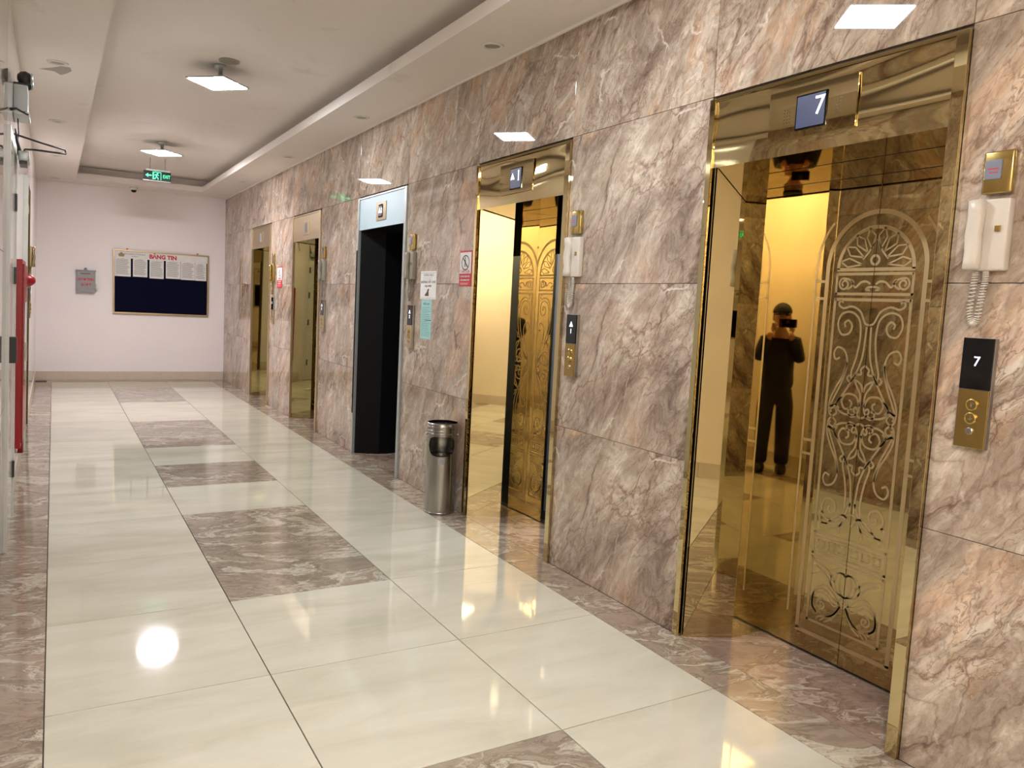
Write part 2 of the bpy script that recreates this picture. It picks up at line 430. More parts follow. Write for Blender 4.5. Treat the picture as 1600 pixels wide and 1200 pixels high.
def skirting(name, segs, far=True):
    p = None
    bm = bmesh.new()
    root = None
    for k, s in enumerate(segs):
        if root is None:
            root = box(name, *s, M['skirt'], bev=.002); tag(root, kind='structure', label='beige tile skirting')
        else: box('skirting_tile', *s, M['skirt'], root, bev=.002)
    bm.free()
sx = [XL, -.574, -.014, .778, 1.514, XR]
skirting('baseboard_far', [(sx[k]+.001, sx[k+1]-.001, YF-.012, YF, 0, .136) for k in range(5)])
skirting('baseboard_left', [(XL, XL+.012, a, b_, 0, .136) for a, b_ in ((2.86, 3.6), (3.602, 4.4), (4.402, 4.89), (4.96, 5.32), (6.45, 7.6), (7.602, 8.4), (8.402, 9.2), (9.202, 10.0), (10.002, YF-.013))])
skirting('baseboard_back', [(-1.225+k*.8, -1.227+(k+1)*.8 if k < 3 else XR, YB, YB+.012, 0, .136) for k in range(4)])
skirting('baseboard_left_2', [(-1.24, -1.228, YB+.013+k*.8, min(YB+.011+(k+1)*.8, -.96), 0, .136) for k in range(4)])

# ---------------------------------------------------------------- setting: ceiling with tray
TX0, TX1, TY0, TY1 = -.417, 1.268, -3.8, 10.12
bm = bmesh.new()
bx(bm, -1.6, 2.3, -4.3, 11.1, ZT, ZT+.15)
cv = .22; lt = .028
for (a, b_, c, d) in ((-1.6, TX0-cv, -4.3, 11.1), (TX1+cv, 2.3, -4.3, 11.1), (TX0-cv, TX1+cv, -4.3, TY0-cv), (TX0-cv, TX1+cv, TY1+cv, 11.1)):
    bx(bm, a, b_, c, d, ZC, ZT+.01)
for (a, b_, c, d) in ((TX0-cv, TX0-lt, TY0-cv, TY1+cv), (TX1+lt, TX1+cv, TY0-cv, TY1+cv), (TX0-lt, TX1+lt, TY0-cv, TY0-lt), (TX0-lt, TX1+lt, TY1+lt, TY1+cv)):
    bx(bm, a, b_, c, d, ZC, ZC+.018)
for (a, b_, c, d) in ((TX0-lt, TX0, TY0-lt, TY1+lt), (TX1, TX1+lt, TY0-lt, TY1+lt), (TX0, TX1, TY0-lt, TY0), (TX0, TX1, TY1, TY1+lt)):
    bx(bm, a, b_, c, d, ZC, ZC+.078)
ce = link('ceiling', finish(bm, 'ceiling'), M['ceil']); tag(ce, kind='structure', label='painted ceiling with a long recessed tray')
# thin cornice bead along the right wall
tag(box('trim_1', XR-.012, XR, YB+.01, YF-.002, ZC-.012, ZC, M['ceil']), kind='structure', label='thin plaster bead where ceiling meets marble')
bm = bmesh.new()
pts = [(-.786, 3.826), (-.711, 3.74), (-.653, 3.65), (-.595, 3.64), (-.585, 3.736), (-.62, 3.844), (-.651, 3.911), (-.692, 3.83)]
poly(bm, [(x, y, ZC-.0015) for x, y in pts]); r = bmesh.ops.extrude_face_region(bm, geom=list(bm.faces))
for v in r['geom']:
    if isinstance(v, bmesh.types.BMVert): v.co.z += .0015
pp = link('filler_patch', finish(bm, 'filler_patch'), plain('grey_filler', (168, 162, 152), .6), ce); pp['label'] = 'grey filler patch beside a downlight'

# ---------------------------------------------------------------- lifts
def etch_lines():
    """half pattern, s = distance from the door's centre line, z = height; returns (polyline, width) list"""
    L = []
    def add(p, w=.006, sm=True): L.append((catmull([(a, b, 0) for a, b in p], 7) if sm and len(p) > 2 else [Vector((a, b, 0)) for a, b in p], w))
    def arc(cx, cz, r, a0, a1, w, n=22): L.append(([Vector((cx+r*math.cos(math.radians(a0+(a1-a0)*k/n)), cz+r*math.sin(math.radians(a0+(a1-a0)*k/n)), 0)) for k in range(n+1)], w))
    def spiral(cx, cz, r0, r1, a0, turns, w=.006, n=30):
        L.append(([Vector((cx+(r0+(r1-r0)*k/n)*math.cos(math.radians(a0)+turns*2*math.pi*k/n), cz+(r0+(r1-r0)*k/n)*math.sin(math.radians(a0)+turns*2*math.pi*k/n), 0)) for k in range(n+1)], w))
    # outer arch band and uprights
    arc(0, 1.665, .218, 0, 90, .017)
    L.append(([Vector((.218, 1.665, 0)), Vector((.218, .09, 0))], .017)); L.append(([Vector((0, .09, 0)), Vector((.2265, .09, 0))], .017))
    L.append(([Vector((.275, 1.665, 0)), Vector((.275, .15, 0))], .007))
    arc(0, 1.665, .275, 0, 42, .007)
    for z in (1.607, 1.535, .925, .865): L.append(([Vector((.2265, z, 0)), Vector((.275, z, 0))], .009))
    # fan light
    arc(0, 1.655, .168, 0, 90, .012); L.append(([Vector((0, 1.655, 0)), Vector((.174, 1.655, 0))], .011))
    arc(0, 1.692, .018, -90, 90, .007, 12)
    add([(.0, 1.775), (.03, 1.725), (.056, 1.695)], .005, False)
    for k in range(4):
        a = math.radians(9+k*23); a1, a2 = a-math.radians(9), a+math.radians(9)
        c0 = (.058*math.cos(a*.9)+.0, 1.663+.075*math.sin(a))
        t_ = (.16*math.cos(a), 1.663+.16*math.sin(a))
        p1 = (.125*math.cos(a1), 1.663+.125*max(math.sin(a1), .02)); p2 = (.125*math.cos(a2), 1.663+.125*math.sin(a2))
        for q in ([c0, p1], [p1, t_], [c0, p2], [p2, t_]): add(q, .0045, False)
    # scroll panel
    for q in ([(0, 1.637), (.17, 1.637)], [(.17, 1.6415), (.17, 1.5515)], [(.1745, 1.556), (0, 1.556)]): add(q, .009, False)
    spiral(.132, 1.596, .026, .008, 60, -1.35); add([(.145, 1.619), (.118, 1.617), (.098, 1.606), (.08, 1.583), (.055, 1.603), (.03, 1.606), (.012, 1.596)])
    add([(.118, 1.575), (.10, 1.585), (.09, 1.604), (.102, 1.612)]); add([(0, 1.585), (.02, 1.583), (.03, 1.574), (.012, 1.572)])
    # main panel
    for q in ([(0, 1.533), (.17, 1.533)], [(.17, 1.538), (.17, .555)]): add(q, .010, False)
    def duo(fn):
        fn(lambda z: z); fn(lambda z: 2.085-z)
    def main(f):
        A = lambda p, w=.006: add([(a, f(b)) for a, b in p], w)
        A([(0, 1.432), (.02, 1.44), (.045, 1.485), (.085, 1.505), (.125, 1.497), (.148, 1.51), (.142, 1.527), (.128, 1.52)])
        A([(.01, 1.425), (.018, 1.30), (.05, 1.215), (.062, 1.235), (.045, 1.30), (.035, 1.38), (.045, 1.45), (.085, 1.482), (.13, 1.472), (.145, 1.43), (.125, 1.39), (.09, 1.395), (.078, 1.425), (.095, 1.447), (.112, 1.437), (.108, 1.42)])
        A([(.05, 1.215), (.075, 1.17), (.115, 1.11), (.148, 1.085), (.135, 1.12), (.10, 1.20), (.085, 1.27), (.10, 1.32), (.135, 1.335), (.152, 1.31), (.143, 1.285), (.122, 1.292)])
        A([(0, 1.268), (.018, 1.252), (.016, 1.232), (.04, 1.228), (.048, 1.208), (.068, 1.198), (.078, 1.212), (.068, 1.225)])
        A([(0, 1.16), (.012, 1.19), (.04, 1.205), (.03, 1.18), (.012, 1.15), (.01, 1.10)])
        A([(.085, 1.275), (.10, 1.22), (.13, 1.165), (.152, 1.11), (.15, 1.06), (.135, 1.0425)])
        A([(.01, 1.10), (.03, 1.14), (.075, 1.145), (.095, 1.115), (.08, 1.085), (.055, 1.09), (.048, 1.112), (.062, 1.122)])
        A([(.01, 1.10), (.02, 1.07), (.05, 1.06), (.09, 1.065), (.118, 1.085), (.112, 1.115), (.095, 1.13)])
        A([(.148, 1.085), (.12, 1.095), (.105, 1.08)])
    duo(main)
    for s_ in (1, -1):
        c = 1.0425
        add([(0, c+s_*.012), (.02, c+s_*.02), (.035, c+s_*.04), (.028, c+s_*.052), (.016, c+s_*.044)])
        add([(.02, c+s_*.02), (.045, c+s_*.012), (.06, c+s_*.028), (.055, c+s_*.045), (.044, c+s_*.04)])
        add([(.135, c), (.115, c+s_*.018), (.125, c+s_*.04), (.145, c+s_*.032), (.14, c+s_*.018)])
    add([(.0, .60), (.03, .64), (.07, .63), (.12, .585), (.15, .60), (.148, .63), (.13, .628)]); add([(.01, .70), (.03, .65), (.05, .59), (.055, .56)])
    # square key band
    for q in ([(0, .538), (.17, .538)], [(.17, .5425), (.17, .4425)], [(.1745, .447), (0, .447)]): add(q, .009, False)
    for k in range(3):
        c0 = .028+k*.052; h = .015
        for q in ([(c0-h, .493-h), (c0+h, .493-h)], [(c0-h, .493+h), (c0+h, .493+h)], [(c0-h, .493-h-.0025), (c0-h, .493+h+.0025)], [(c0+h, .493-h-.0025), (c0+h, .493+h+.0025)]): add(q, .005, False)
        for q in ([(c0-.026, .466), (c0+.026, .466)], [(c0-.026, .520), (c0+.026, .520)]): add(q, .004, False)
    # bottom flower panel
    for q in ([(0, .43), (.17, .43)], [(.17, .4345), (.17, .145)], [(.1745, .15), (0, .15)]): add(q, .009, False)
    for r_ in (.022, .04, .056): add([(0, .30), (r_*.9, .315), (r_*1.25, .35), (r_*1.05, .385), (r_*.4, .40), (0, .40-.012*(r_ > .03))], .005)
    arc(0, .275, .02, -90, 90, .006, 12); arc(0, .275, .008, -90, 90, .005, 8)
    for k in range(3):
        r_ = .03+k*.018
        add([(.02, .268), (.045+k*.01, .25+.03*k), (.10, .262+r_*.9), (.145, .25+r_*.5), (.15, .22), (.125, .198-.004*k)], .005)
        add([(.012, .26), (.03+.01*k, .225-.01*k), (.05+.03*k, .19-.004*k), (.085+.02*k, .165)], .005)
    add([(.05, .35), (.09, .39), (.14, .405), (.16, .42)], .006); add([(.062, .33), (.10, .37), (.15, .395)], .006)
    spiral(.105, .235, .026, .008, 100, -1.2, .005)
    return L
EL = etch_lines()
def ribbon(bm, pts, w, to3):
    n = len(pts); prev = None
    for i in range(n):
        d = pts[min(i+1, n-1)]-pts[max(i-1, 0)]
        if d.length < 1e-7: continue
        d.normalize(); q = Vector((-d.y, d.x, 0))*w/2
        a, b_ = bm.verts.new(to3(pts[i]+q)), bm.verts.new(to3(pts[i]-q))
        if prev: bm.faces.new((prev[0], prev[1], b_, a))
        prev = (a, b_)
def clip_lines(far):
    return EL

def coil(path_pts, r, turns):
    """helix following a smooth path"""
    P = catmull(path_pts, 24); n = len(P); per = 7
    tot = turns*per; out = []
    for k in range(tot+1):
        f = k/tot*(n-1); i = min(int(f), n-2); p = P[i].lerp(P[i+1], f-i); d = (P[i+1]-P[i]).normalized()
        u = d.cross(Vector((1, 0, 0))); u = u.normalized() if u.length > .01 else Vector((0, 1, 0)); v = d.cross(u)
        a = 2*math.pi*k/per; out.append(p+(u*math.cos(a)+v*math.sin(a))*r)
    return out

def lift(y0, y1, xf, dr, finish_, label, openby=0.0, header='gold', disp=None, flare=0.0, dispw=(.14, .13), pattern=True):
    """lift landing entrance. xf wall face, dr +1 into the right wall / -1 into the left one"""
    t = thing('lift_entrance', label, 'elevator', (xf+dr*.2, (y0+y1)/2, 0))
    X = lambda d: xf+dr*d
    trim_m = {'gold': M['gold'], 'champagne': M['champagne'], 'film': M['palealu']}[header] if finish_ != 'bronze' else M['darkbrass']
    jm = {'gold': M['gold'], 'champagne': M['olive'], 'film': M['charcoal']}[header]
    hz = 2.06
    # slim face trims
    for nm, ya, yb in (('frame_upright', y1-.03, y1), ('frame_upright', y0, y0+.042)):
        box(nm, X(-.016), X(.012), ya, yb, 0, 2.345, trim_m, t, bev=.0015)
    box('frame_top', X(-.014), X(.012), y0+.042, y1-.03, 2.333, 2.345, trim_m, t)
    # header panel
    ya, yb = y0+.043, y1-.031
    bm = bmesh.new(); ny, nz = (60, 20)
    amp = .0035 if header == 'gold' else (.0006 if header == 'champagne' else 0)
    gr = {}
    for i in range(ny+1):
        for j in range(nz+1):
            y = ya+(yb-ya)*i/ny; z = hz+(2.332-hz)*j/nz
            v_ = j/nz
            off = amp*(math.sin(math.pi*min(1, max(0, v_)))*1.2*math.sin(v_*5.2+.4+.5*math.sin(y*5)) + .6*math.sin(y*6.0+v_*3+y0))
            gr[i, j] = bm.verts.new((X(-.006-off), y, z))
    for i in range(ny):
        for j in range(nz): bm.faces.new((gr[i, j], gr[i+1, j], gr[i+1, j+1], gr[i, j+1]))
    # returns at the rim so the sheet has thickness
    rim = [gr[i, 0] for i in range(ny+1)] + [gr[ny, j] for j in range(1, nz+1)] + [gr[i, nz] for i in range(ny-1, -1, -1)] + [gr[0, j] for j in range(nz-1, 0, -1)]
    back = [bm.verts.new((X(.010), v_.co.y, v_.co.z)) for v_ in rim]; rim = [bm.verts.new(v_.co) for v_ in rim]
    for k in range(len(rim)):
        bm.faces.new((rim[k], rim[(k+1) % len(rim)], back[(k+1) % len(rim)], back[k]))
    hm = {'gold': M['goldwave'], 'champagne': M['champagne'], 'film': M['bluefilm']}[header]
    link('header_panel', finish(bm, 'header_panel', True), hm, t)
    # jambs: splayed part then straight return
    sp = [(0.01, .045), (.21, .145), (.43, .145-flare)]
    for far in (1, 0):
        yf = (lambda o_: y1-o_) if far else (lambda o_: y0+o_)
        bm = bmesh.new()
        for (d0, o0), (d1, o1) in zip(sp, sp[1:]):
            poly(bm, [(X(d0), yf(o0), 0), (X(d1), yf(o1), 0), (X(d1), yf(o1), hz+.004), (X(d0), yf(o0), hz+.004)])
        # back skin
        th = .012
        for (d0, o0), (d1, o1) in zip(sp, sp[1:]):
            poly(bm, [(X(d0), yf(o0-th), 0), (X(d1), yf(o1-th), 0), (X(d1), yf(o1-th), hz+.004), (X(d0), yf(o0-th), hz+.004)])
        me = bpy.data.meshes.new('jamb'); bm.to_mesh(me); bm.free()
        link('jamb', me, jm, t)
    bm = bmesh.new()
    for zz in (hz+.004, hz+.012):
        poly(bm, [(X(.0), y0+.043, zz), (X(.01), y1-.045, zz), (X(.21), y1-.145, zz), (X(.43), y1-.145, zz), (X(.43), y0+.145, zz), (X(.21), y0+.145, zz)])
    me = bpy.data.meshes.new('soffit'); bm.to_mesh(me); bm.free()
    link('soffit', me, jm, t)
    # floor of the recess
    bm = bmesh.new()
    s_ = link('recess_floor', None or (lambda: (bx(bm, X(.0), X(.398), y0+.008, y1-.008, -.012, .0005), finish(bm, 'recess_floor'))[1])(), M['smarble'], t)
    s_.color = (random.random(), random.random(), .3, 1)
    boxes('door_track', [(X(.400), X(.404), y0+.146, y1-.146, -.01, .003), (X(.409), X(.413), y0+.146, y1-.146, -.01, .003), (X(.418), X(.422), y0+.146, y1-.146, -.01, .003), (X(.43), X(.436), y0+.146, y1-.146, -.01, .003)], M['steel'], t)
    box('door_groove', X(.398), X(.445), y0+.146, y1-.146, -.012, -.002, M['black'], t)
    # doors
    yc = (y0+y1)/2; hw = (y1-y0)/2-.145; dm = {'gold': M['golddoor'], 'champagne': M['golddoor'], 'film': M['black']}[header]
    for far in (1, 0):
        sh = openby*(1 if far else -1)
        a, b_ = (yc+.0012, yc+hw+.03) if far else (yc-hw-.03, yc-.0012)
        lf = box('door_leaf', X(.4065), X(.428), a+sh, b_+sh, .006, hz+.02, dm, t, bev=.001)
        if header != 'film':
            bm = bmesh.new(); lim = hw+.02
            bx(bm, X(.4055), X(.4065), a+sh, b_+sh, 1.967+.06, 1.97+.06)
            link('door_seam', finish(bm, 'door_seam'), M['seam'], lf)
        if pattern and header != 'film':
            bm = bmesh.new()
            sg = 1 if far else -1
            for pts, w_ in EL:
                if max(p.x for p in pts) < .0015: continue
                ribbon(bm, pts, w_*(1.45 if w_ < .0085 else 1.25 if w_ < .013 else 1.1), lambda p: Vector((X(.4058), yc+sg*max(p.x, .0014)+sh, p.y)))
            me = bpy.data.meshes.new('etched_pattern'); bm.to_mesh(me); bm.free()
            e = link('etched_pattern', me, M['etch'], lf); e['kind'] = 'stuff'; e['label'] = 'etched scrollwork in matt gold lines'
    if disp: disp(t, X, yc)
    return t

def gold_display(chars):
    def f(t, X, yc):
        yd = yc+.02
        p = box('display_plate', X(-.015), X(-.008), yd-.19, yd+.2, 2.118, 2.302, M['gold'], t, bev=.001)
        scr = box('screen', X(-.020), X(-.014), yd-.068, yd+.068, 2.142, 2.268, M['blackglass'], p, bev=.0015)
        box('screen_glass', X(-.0208), X(-.020), yd-.062, yd+.062, 2.148, 2.262, M['lcd'], p)
        for s_, o, sz in chars: text('digit', s_, sz, (X(-.0215), yd+o, 2.215), 'R', M['digit'], p)
        bm = bmesh.new()
        for k in range(3):
            for j in range(5):
                for base in (yd-.125, yd+.10): lathe(bm, [(.0022, 0), (.0022, .001)], (X(-.0155), base+k*.012, 2.18+j*.012), 'x', 6)
        d = link('speaker_holes', finish(bm, 'speaker_holes'), M['darkplastic'], p); d['kind'] = 'stuff'
    return f
def small_display(chars, film=False):
    def f(t, X, yc):
        yd = yc
        p = box('display_plate', X(-.012), X(-.006), yd-.12, yd+.11, 2.115, 2.27, M['tan'] if film else M['champagne'], t, bev=.002)
        box('screen', X(-.015), X(-.0115), yd-.048, yd+.045, 2.14, 2.25, M['blackglass'] if film else M['greyplastic'], p, bev=.001)
        box('screen_glass', X(-.0158), X(-.015), yd-.036, yd+.033, 2.152, 2.238, M['lcd'] if film else M['inset'], p)
        if chars: text('digit', chars, .06, (X(-.0165), yd, 2.195), 'R', M['digit'], p)
    return f

E1 = lift(*OPEN_R[0], XR, 1, 'gold', 'nearest lift, closed mirrored gold doors etched with an arch, display showing 7', 0, 'gold', gold_display([('7', -.040, .095)]))
E2 = lift(*OPEN_R[1], XR, 1, 'gold', 'gold framed lift beside the steel bin, doors part open on a dark cab', .195, 'gold', flare=.007, disp=gold_display([('▲', .035, .05), ('1', -.035, .09)]))
E3 = lift(*OPEN_R[2], XR, 1, 'film', 'black lift opening under a header wrapped in pale blue film', 0, 'film', small_display('▲2', True), pattern=False)
E4 = lift(*OPEN_R[3], XR, 1, 'champagne', 'beige headed lift with olive mirrored jamb, just left of the black opening', 0, 'champagne', small_display(None))
E5 = lift(*OPEN_R[4], XR, 1, 'champagne', 'farthest beige headed lift on the marble wall, nearest the end wall', 0, 'champagne', small_display(None))
EL1 = lift(5.33, 6.44, XL, -1, 'bronze', 'bronze framed lift on the left wall seen edge on beyond the red cabinet', 0, 'gold', None)

# black film, peeling strip on third lift
a0, a1 = OPEN_R[2]
box('edge_film', XR-.019, XR-.0165, a1-.03, a1, .38, 1.88, M['black'], E3)
box('door_bar', XR+.36, XR+.38, a0+.2, a1-.2, 1.05, 1.07, M['charcoal'], E3)
box('door_bar', XR+.36, XR+.38, a0+.2, a1-.2, .55, .57, M['charcoal'], E3)

# cab behind the open second lift
y0, y1 = OPEN_R[1]; yc = (y0+y1)/2
cab = thing('lift_cab', 'steel lift cab seen through the part open gold doors', 'elevator cab', (2.9, yc, 0))
box('cab_floor', 2.175, 3.5, y0-.1, y1+.1, -.03, 0, M['charcoal'], cab)
box('back_wall', 3.5, 3.53, y0-.1, y1+.1, 0, 2.3, M['steel'], cab)
box('side_wall', 2.175, 3.5, y0-.13, y0-.1, 0, 2.3, M['steel'], cab)
box('side_wall', 2.175, 3.5, y1-.10, y1-.07, 0, 2.3, M['carsteel'], cab)
cc = box('cab_ceiling', 2.175, 3.5, y0-.1, y1+.1, 2.3, 2.33, M['charcoal'], cab)
box('ceiling_lamp', 2.7, 3.1, yc-.2, yc+.2, 2.285, 2.2995, M['cablamp'], cc)
tubeobj('handrail', [(3.44, y0+.0, .9), (3.44, y1-.0, .9)], .018, M['steel'], cab)
box('front_return', 2.185, 2.215, 1.60, y1-.10, 0, 2.3, M['carsteel'], cab)
for (nm_, za_, zb_, mm_) in (('car_header', 1.802, 2.28, 'black'),): box(nm_, 2.19, 2.22, .84, 1.64, za_, zb_, M[mm_], cab)
boxes('cab_sill', [(2.165, 2.175+.0, y0+.15, y1-.15, -.012, .001)], M['steel'], cab)

# ---------------------------------------------------------------- telephones, key switches, call panels
def phone(y, x=XR, dr=1, z=1.715, mat='plastic', label='', ug='intercoms beside the lifts', coiled=True):
    s = -dr
    t = thing('wall_telephone', label, 'telephone', (x, y, z-.105), ug)
    b_ = box('base', x, x+s*.032, y-.055, y+.028, z-.105, z+.105, M[mat], t, bev=.006, smooth=True)
    box('base_button', x+s*.032, x+s*.037, y-.036, y-.020, z+.008, z+.026, M['brass'], b_, bev=.001)
    # handset: thicker ear and mouth pieces with a waist
    yh = y+.033
    prof = [(-.104, .010), (-.100, .022), (-.07, .026), (-.05, .022), (0, .017), (.05, .022), (.07, .026), (.100, .022), (.104, .010)]
    bm = bmesh.new(); rings = []
    for h, wd in prof:
        dep = .028+.016*max(0, (abs(h)-.04)/.065)
        ring = []
        for k in range(12):
            a = 2*math.pi*k/12; ca, sa = math.cos(a), math.sin(a)
            px = math.copysign(abs(ca)**.55, ca)*dep/2; py = math.copysign(abs(sa)**.55, sa)*.023
            ring.append(bm.verts.new((x+s*(.036+(.012 if abs(h) < .05 else .004))+s*px*(.4 if abs(h) > .103 else 1), yh+py*(.6 if abs(h) > .103 else 1), z+h)))
        rings.append(ring)
    for r1, r2 in zip(rings, rings[1:]):
        for k in range(12): bm.faces.new((r1[k], r1[(k+1) % 12], r2[(k+1) % 12], r2[k]))
    bm.faces.new(rings[0]); bm.faces.new(rings[-1])
    h = link('handset', finish(bm, 'handset', True), M[mat], t)
    if coiled:
        xs = x+s*.02
        P = coil([(xs, y+.03, z-.107), (xs, y+.032, z-.15), (xs, y+.036, z-.22), (xs, y+.026, z-.262), (xs, y+.012, z-.25), (xs, y+.006, z-.19), (xs, y+.0, z-.14), (xs, y-.0, z-.106)], .0078, 44)
        bm = bmesh.new(); tube(bm, P, .0024, 5)
        link('coiled_cord', finish(bm, 'coiled_cord', True), M[mat], t)
    return t
def key_switch(y, x=XR, dr=1, z=1.898, label=''):
    s = -dr
    t = thing('key_switch', label, 'card reader', (x, y, z-.062), 'brass card readers above the telephones')
    box('plate', x, x+s*.024, y-.043, y+.043, z-.062, z+.062, M['brass'], t, bev=.006, smooth=True)
    box('reader_window', x+s*.024, x+s*.027, y-.012, y+.036, z-.02, z+.036, M['inset'], t, bev=.002)
    boxes('red_marking', [(x+s*.027, x+s*.0275, y-.004, y+.028, z+.008, z+.012), (x+s*.027, x+s*.0275, y-.002, y+.022, z-.002, z+.001)], M['signred'], t)
    return t
def call_panel(y, x=XR, dr=1, z0=1.075, z1=1.41, chars='7', label='', style='gold'):
    s = -dr
    zm = (z0+z1)/2-.0+.01
    t = thing('call_panel', label, 'button panel', (x, y, z0), 'lift call panels')
    bm_ = {'gold': M['brass'], 'pale': M['champagne']}[style]
    box('back_box', x, x+s*.018, y-.047, y+.047, z0, z1, M['steel'], t, bev=.002)
    box('lower_plate', x+s*.018, x+s*.024, y-.046, y+.046, z0+.001, zm, bm_, t, bev=.0015)
    g = box('display_glass', x+s*.018, x+s*.024, y-.046, y+.046, zm+.0015, z1-.001, M['blackglass'], t, bev=.0015)
    side = 'R' if dr > 0 else 'L'
    for k, ch in enumerate(chars):
        text('digit', ch, .042 if len(chars) == 1 else .036, (x+s*.0248, y, zm+.085-(k-(len(chars)-1)/2)*.036), side, M['digit'], g)
    for k, (zz, r_) in enumerate(((zm-.045, .018), (zm-.086, .018), (zm-.125, .011))):
        bt = latheobj('call_button', [(r_, x+s*.024-x), (r_, s*.0285), (r_*.82, s*.0300), (r_*.8, s*.0285), (0.0001, s*.0285)], (x, y, zz), M['steel'] if k == 2 else M['brass'], t, 'x', 24, False)
        if k < 2: text('arrow', '↑' if k == 0 else '↓', .022, (x+s*.0295, y, zz), side, M['steel'], bt)
    return t
sets = [(-1.556, 'nearest', 'right of the nearest gold lift', 'plastic', '7', 'gold'),
        (.60, 'second', 'between the two gold lifts', 'plastic', '▲1', 'gold'),
        (2.83, 'third', 'between the black lift opening and the white notice', 'greyplastic', '▲2', 'pale'),
        (5.17, 'fourth', 'right of the fourth lift, left of the black opening', 'greyplastic', '▲2', 'pale'),
        (7.33, 'fifth', 'between the two farthest lifts on the right wall', 'brass', '1', 'pale')]
for (y, n_, where, pm, ch, stl) in sets:
    col = {'plastic': 'ivory', 'greyplastic': 'grey', 'brass': 'brass coloured'}[pm]
    yy = y+.012
    key_switch(yy+.004 if y > 0 else -1.561, label='brass card reader on the marble, '+where)
    phone(yy if y > 0 else -1.556, mat=pm, label=f'{col} wall telephone, '+where)
    call_panel(y-.0 if y > 0 else -1.56, chars=ch, label='call panel with black display, '+where, style=stl)
phone(6.6, XL, -1, 1.70, 'tan', 'bronze wall telephone beyond the bronze framed lift on the left wall')
call_panel(6.6, XL, -1, chars='1', label='lift call panel on the left wall under the bronze telephone')

# ---------------------------------------------------------------- signs and notices on the right wall
def stripes(name, y0, y1, z0, z1, n, x, mat, parent, dens=.45, jit=.25):
    L = []
    for k in range(n):
        z = z1-(k+.5)*(z1-z0)/n; h = (z1-z0)/n*dens/2
        L.append((x, x-.0003, y0+random.random()*jit*(y1-y0), y1, z-h, z+h))
    o = boxes(name, L, mat, parent); return o
def lift_sign(yc, zc, label, hw=.09, hh=.12):
    t = thing('warning_sign', label, 'sign', (XR, yc, zc-hh), 'do-not-lean lift warning signs')
    b_ = box('sign_board', XR, XR-.004, yc-hw, yc+hw, zc-hh, zc+hh, M['signred'], t, bev=.001)
    box('sign_face', XR-.004, XR-.0046, yc-hw+.006, yc+hw-.006, zc-.035, zc+hh-.012, M['paper'], b_)
    bm = bmesh.new()
    c = Vector((XR-.0052, yc, zc+.038)); n = 32; r0, r1 = .040, .047
    for k in range(n):
        a, b2 = 2*math.pi*k/n, 2*math.pi*(k+1)/n
        poly(bm, [c+Vector((0, r*math.cos(q)*1.25, r*math.sin(q)*1.1)) for r, q in ((r0, a), (r1, a), (r1, b2), (r0, b2))])
    poly(bm, [c+Vector((0, y_, z_)) for y_, z_ in ((.036, .036), (.043, .030), (-.036, -.036), (-.043, -.030))])
    # little figure leaning
    poly(bm, [c+Vector((0, y_, z_)) for y_, z_ in ((.003, .026), (.014, .022), (.012, -.002), (.016, -.028), (.006, -.028), (.0, -.004), (-.010, -.028), (-.016, -.026), (-.006, .002))])
    poly(bm, [c+Vector((0, .014*math.cos(q)*.55+.006, .014*math.sin(q)*.55+.032)) for q in [2*math.pi*k/10 for k in range(10)]])
    link('prohibition_symbol', finish(bm, 'prohibition_symbol'), M['darkink'], b_)
    text('sign_title', 'CẤM DỰA', .026, (XR-.0052, yc, zc-.022), 'R', M['signred'], b_, stretch=1.15)
    text('sign_text', 'KHÔNG DỰA VÀO', .017, (XR-.0052, yc, zc-.056), 'R', M['paper'], b_)
    text('sign_text', 'CỬA THANG MÁY', .017, (XR-.0052, yc, zc-.080), 'R', M['paper'], b_)
    stripes('small_print', yc-.07, yc+.07, zc-.112, zc-.096, 2, XR-.005, M['paper'], b_, .3)
    return t
lift_sign(1.935, 1.68, 'red and white do-not-lean sign just left of the second gold lift')
lift_sign(7.05, 1.66, 'red and white sign on the marble right of the farthest lift telephone', .12, .13)

n1 = thing('notice', 'white notice with a small black drawing, above the teal notice', 'notice', (XR, 2.545, 1.46))
b_ = box('sheet', XR, XR-.0012, 2.405, 2.69, 1.462, 1.67, M['paper'], n1)
boxes('sheet_border', [(XR-.0012, XR-.0016, 2.412, 2.683, 1.655, 1.658), (XR-.0012, XR-.0016, 2.412, 2.683, 1.470, 1.472)], M['ink'], b_)
text('notice_text', 'THÔNG BÁO', .022, (XR-.0016, 2.547, 1.64), 'R', M['ink'], b_, stretch=1.4)
stripes('notice_lines', 2.44, 2.66, 1.60, 1.63, 3, XR-.0013, M['ink'], b_, .2)
text('notice_text', 'KHÔNG DẮT CHÓ', .024, (XR-.0016, 2.547, 1.588), 'R', M['darkink'], b_, stretch=1.3)
text('notice_text', 'VÀO ĐÂY', .022, (XR-.0016, 2.547, 1.558), 'R', M['darkink'], b_, stretch=1.3)
bm = bmesh.new(); c = Vector((XR-.0016, 2.56, 1.485))
poly(bm, [c+Vector((0, y_, z_)) for y_, z_ in ((.045, 0), (.04, .012), (.01, .03), (-.004, .05), (-.02, .056), (-.034, .046), (-.022, .04), (-.026, .02), (-.028, 0))][::-1])
link('dog_drawing', finish(bm, 'dog_drawing'), M['darkink'], b_)
n2 = thing('notice', 'long teal notice with small print, below the white notice', 'notice', (XR, 2.565, 1.16))
b_ = box('sheet', XR, XR-.0012, 2.47, 2.662, 1.162, 1.45, M['teal'], n2)
text('notice_title', 'NỘI QUY', .022, (XR-.0016, 2.566, 1.425), 'R', M['tealink'], b_, stretch=1.3)
stripes('notice_lines', 2.485, 2.65, 1.18, 1.405, 17, XR-.0013, M['tealink'], b_, .22, .4)
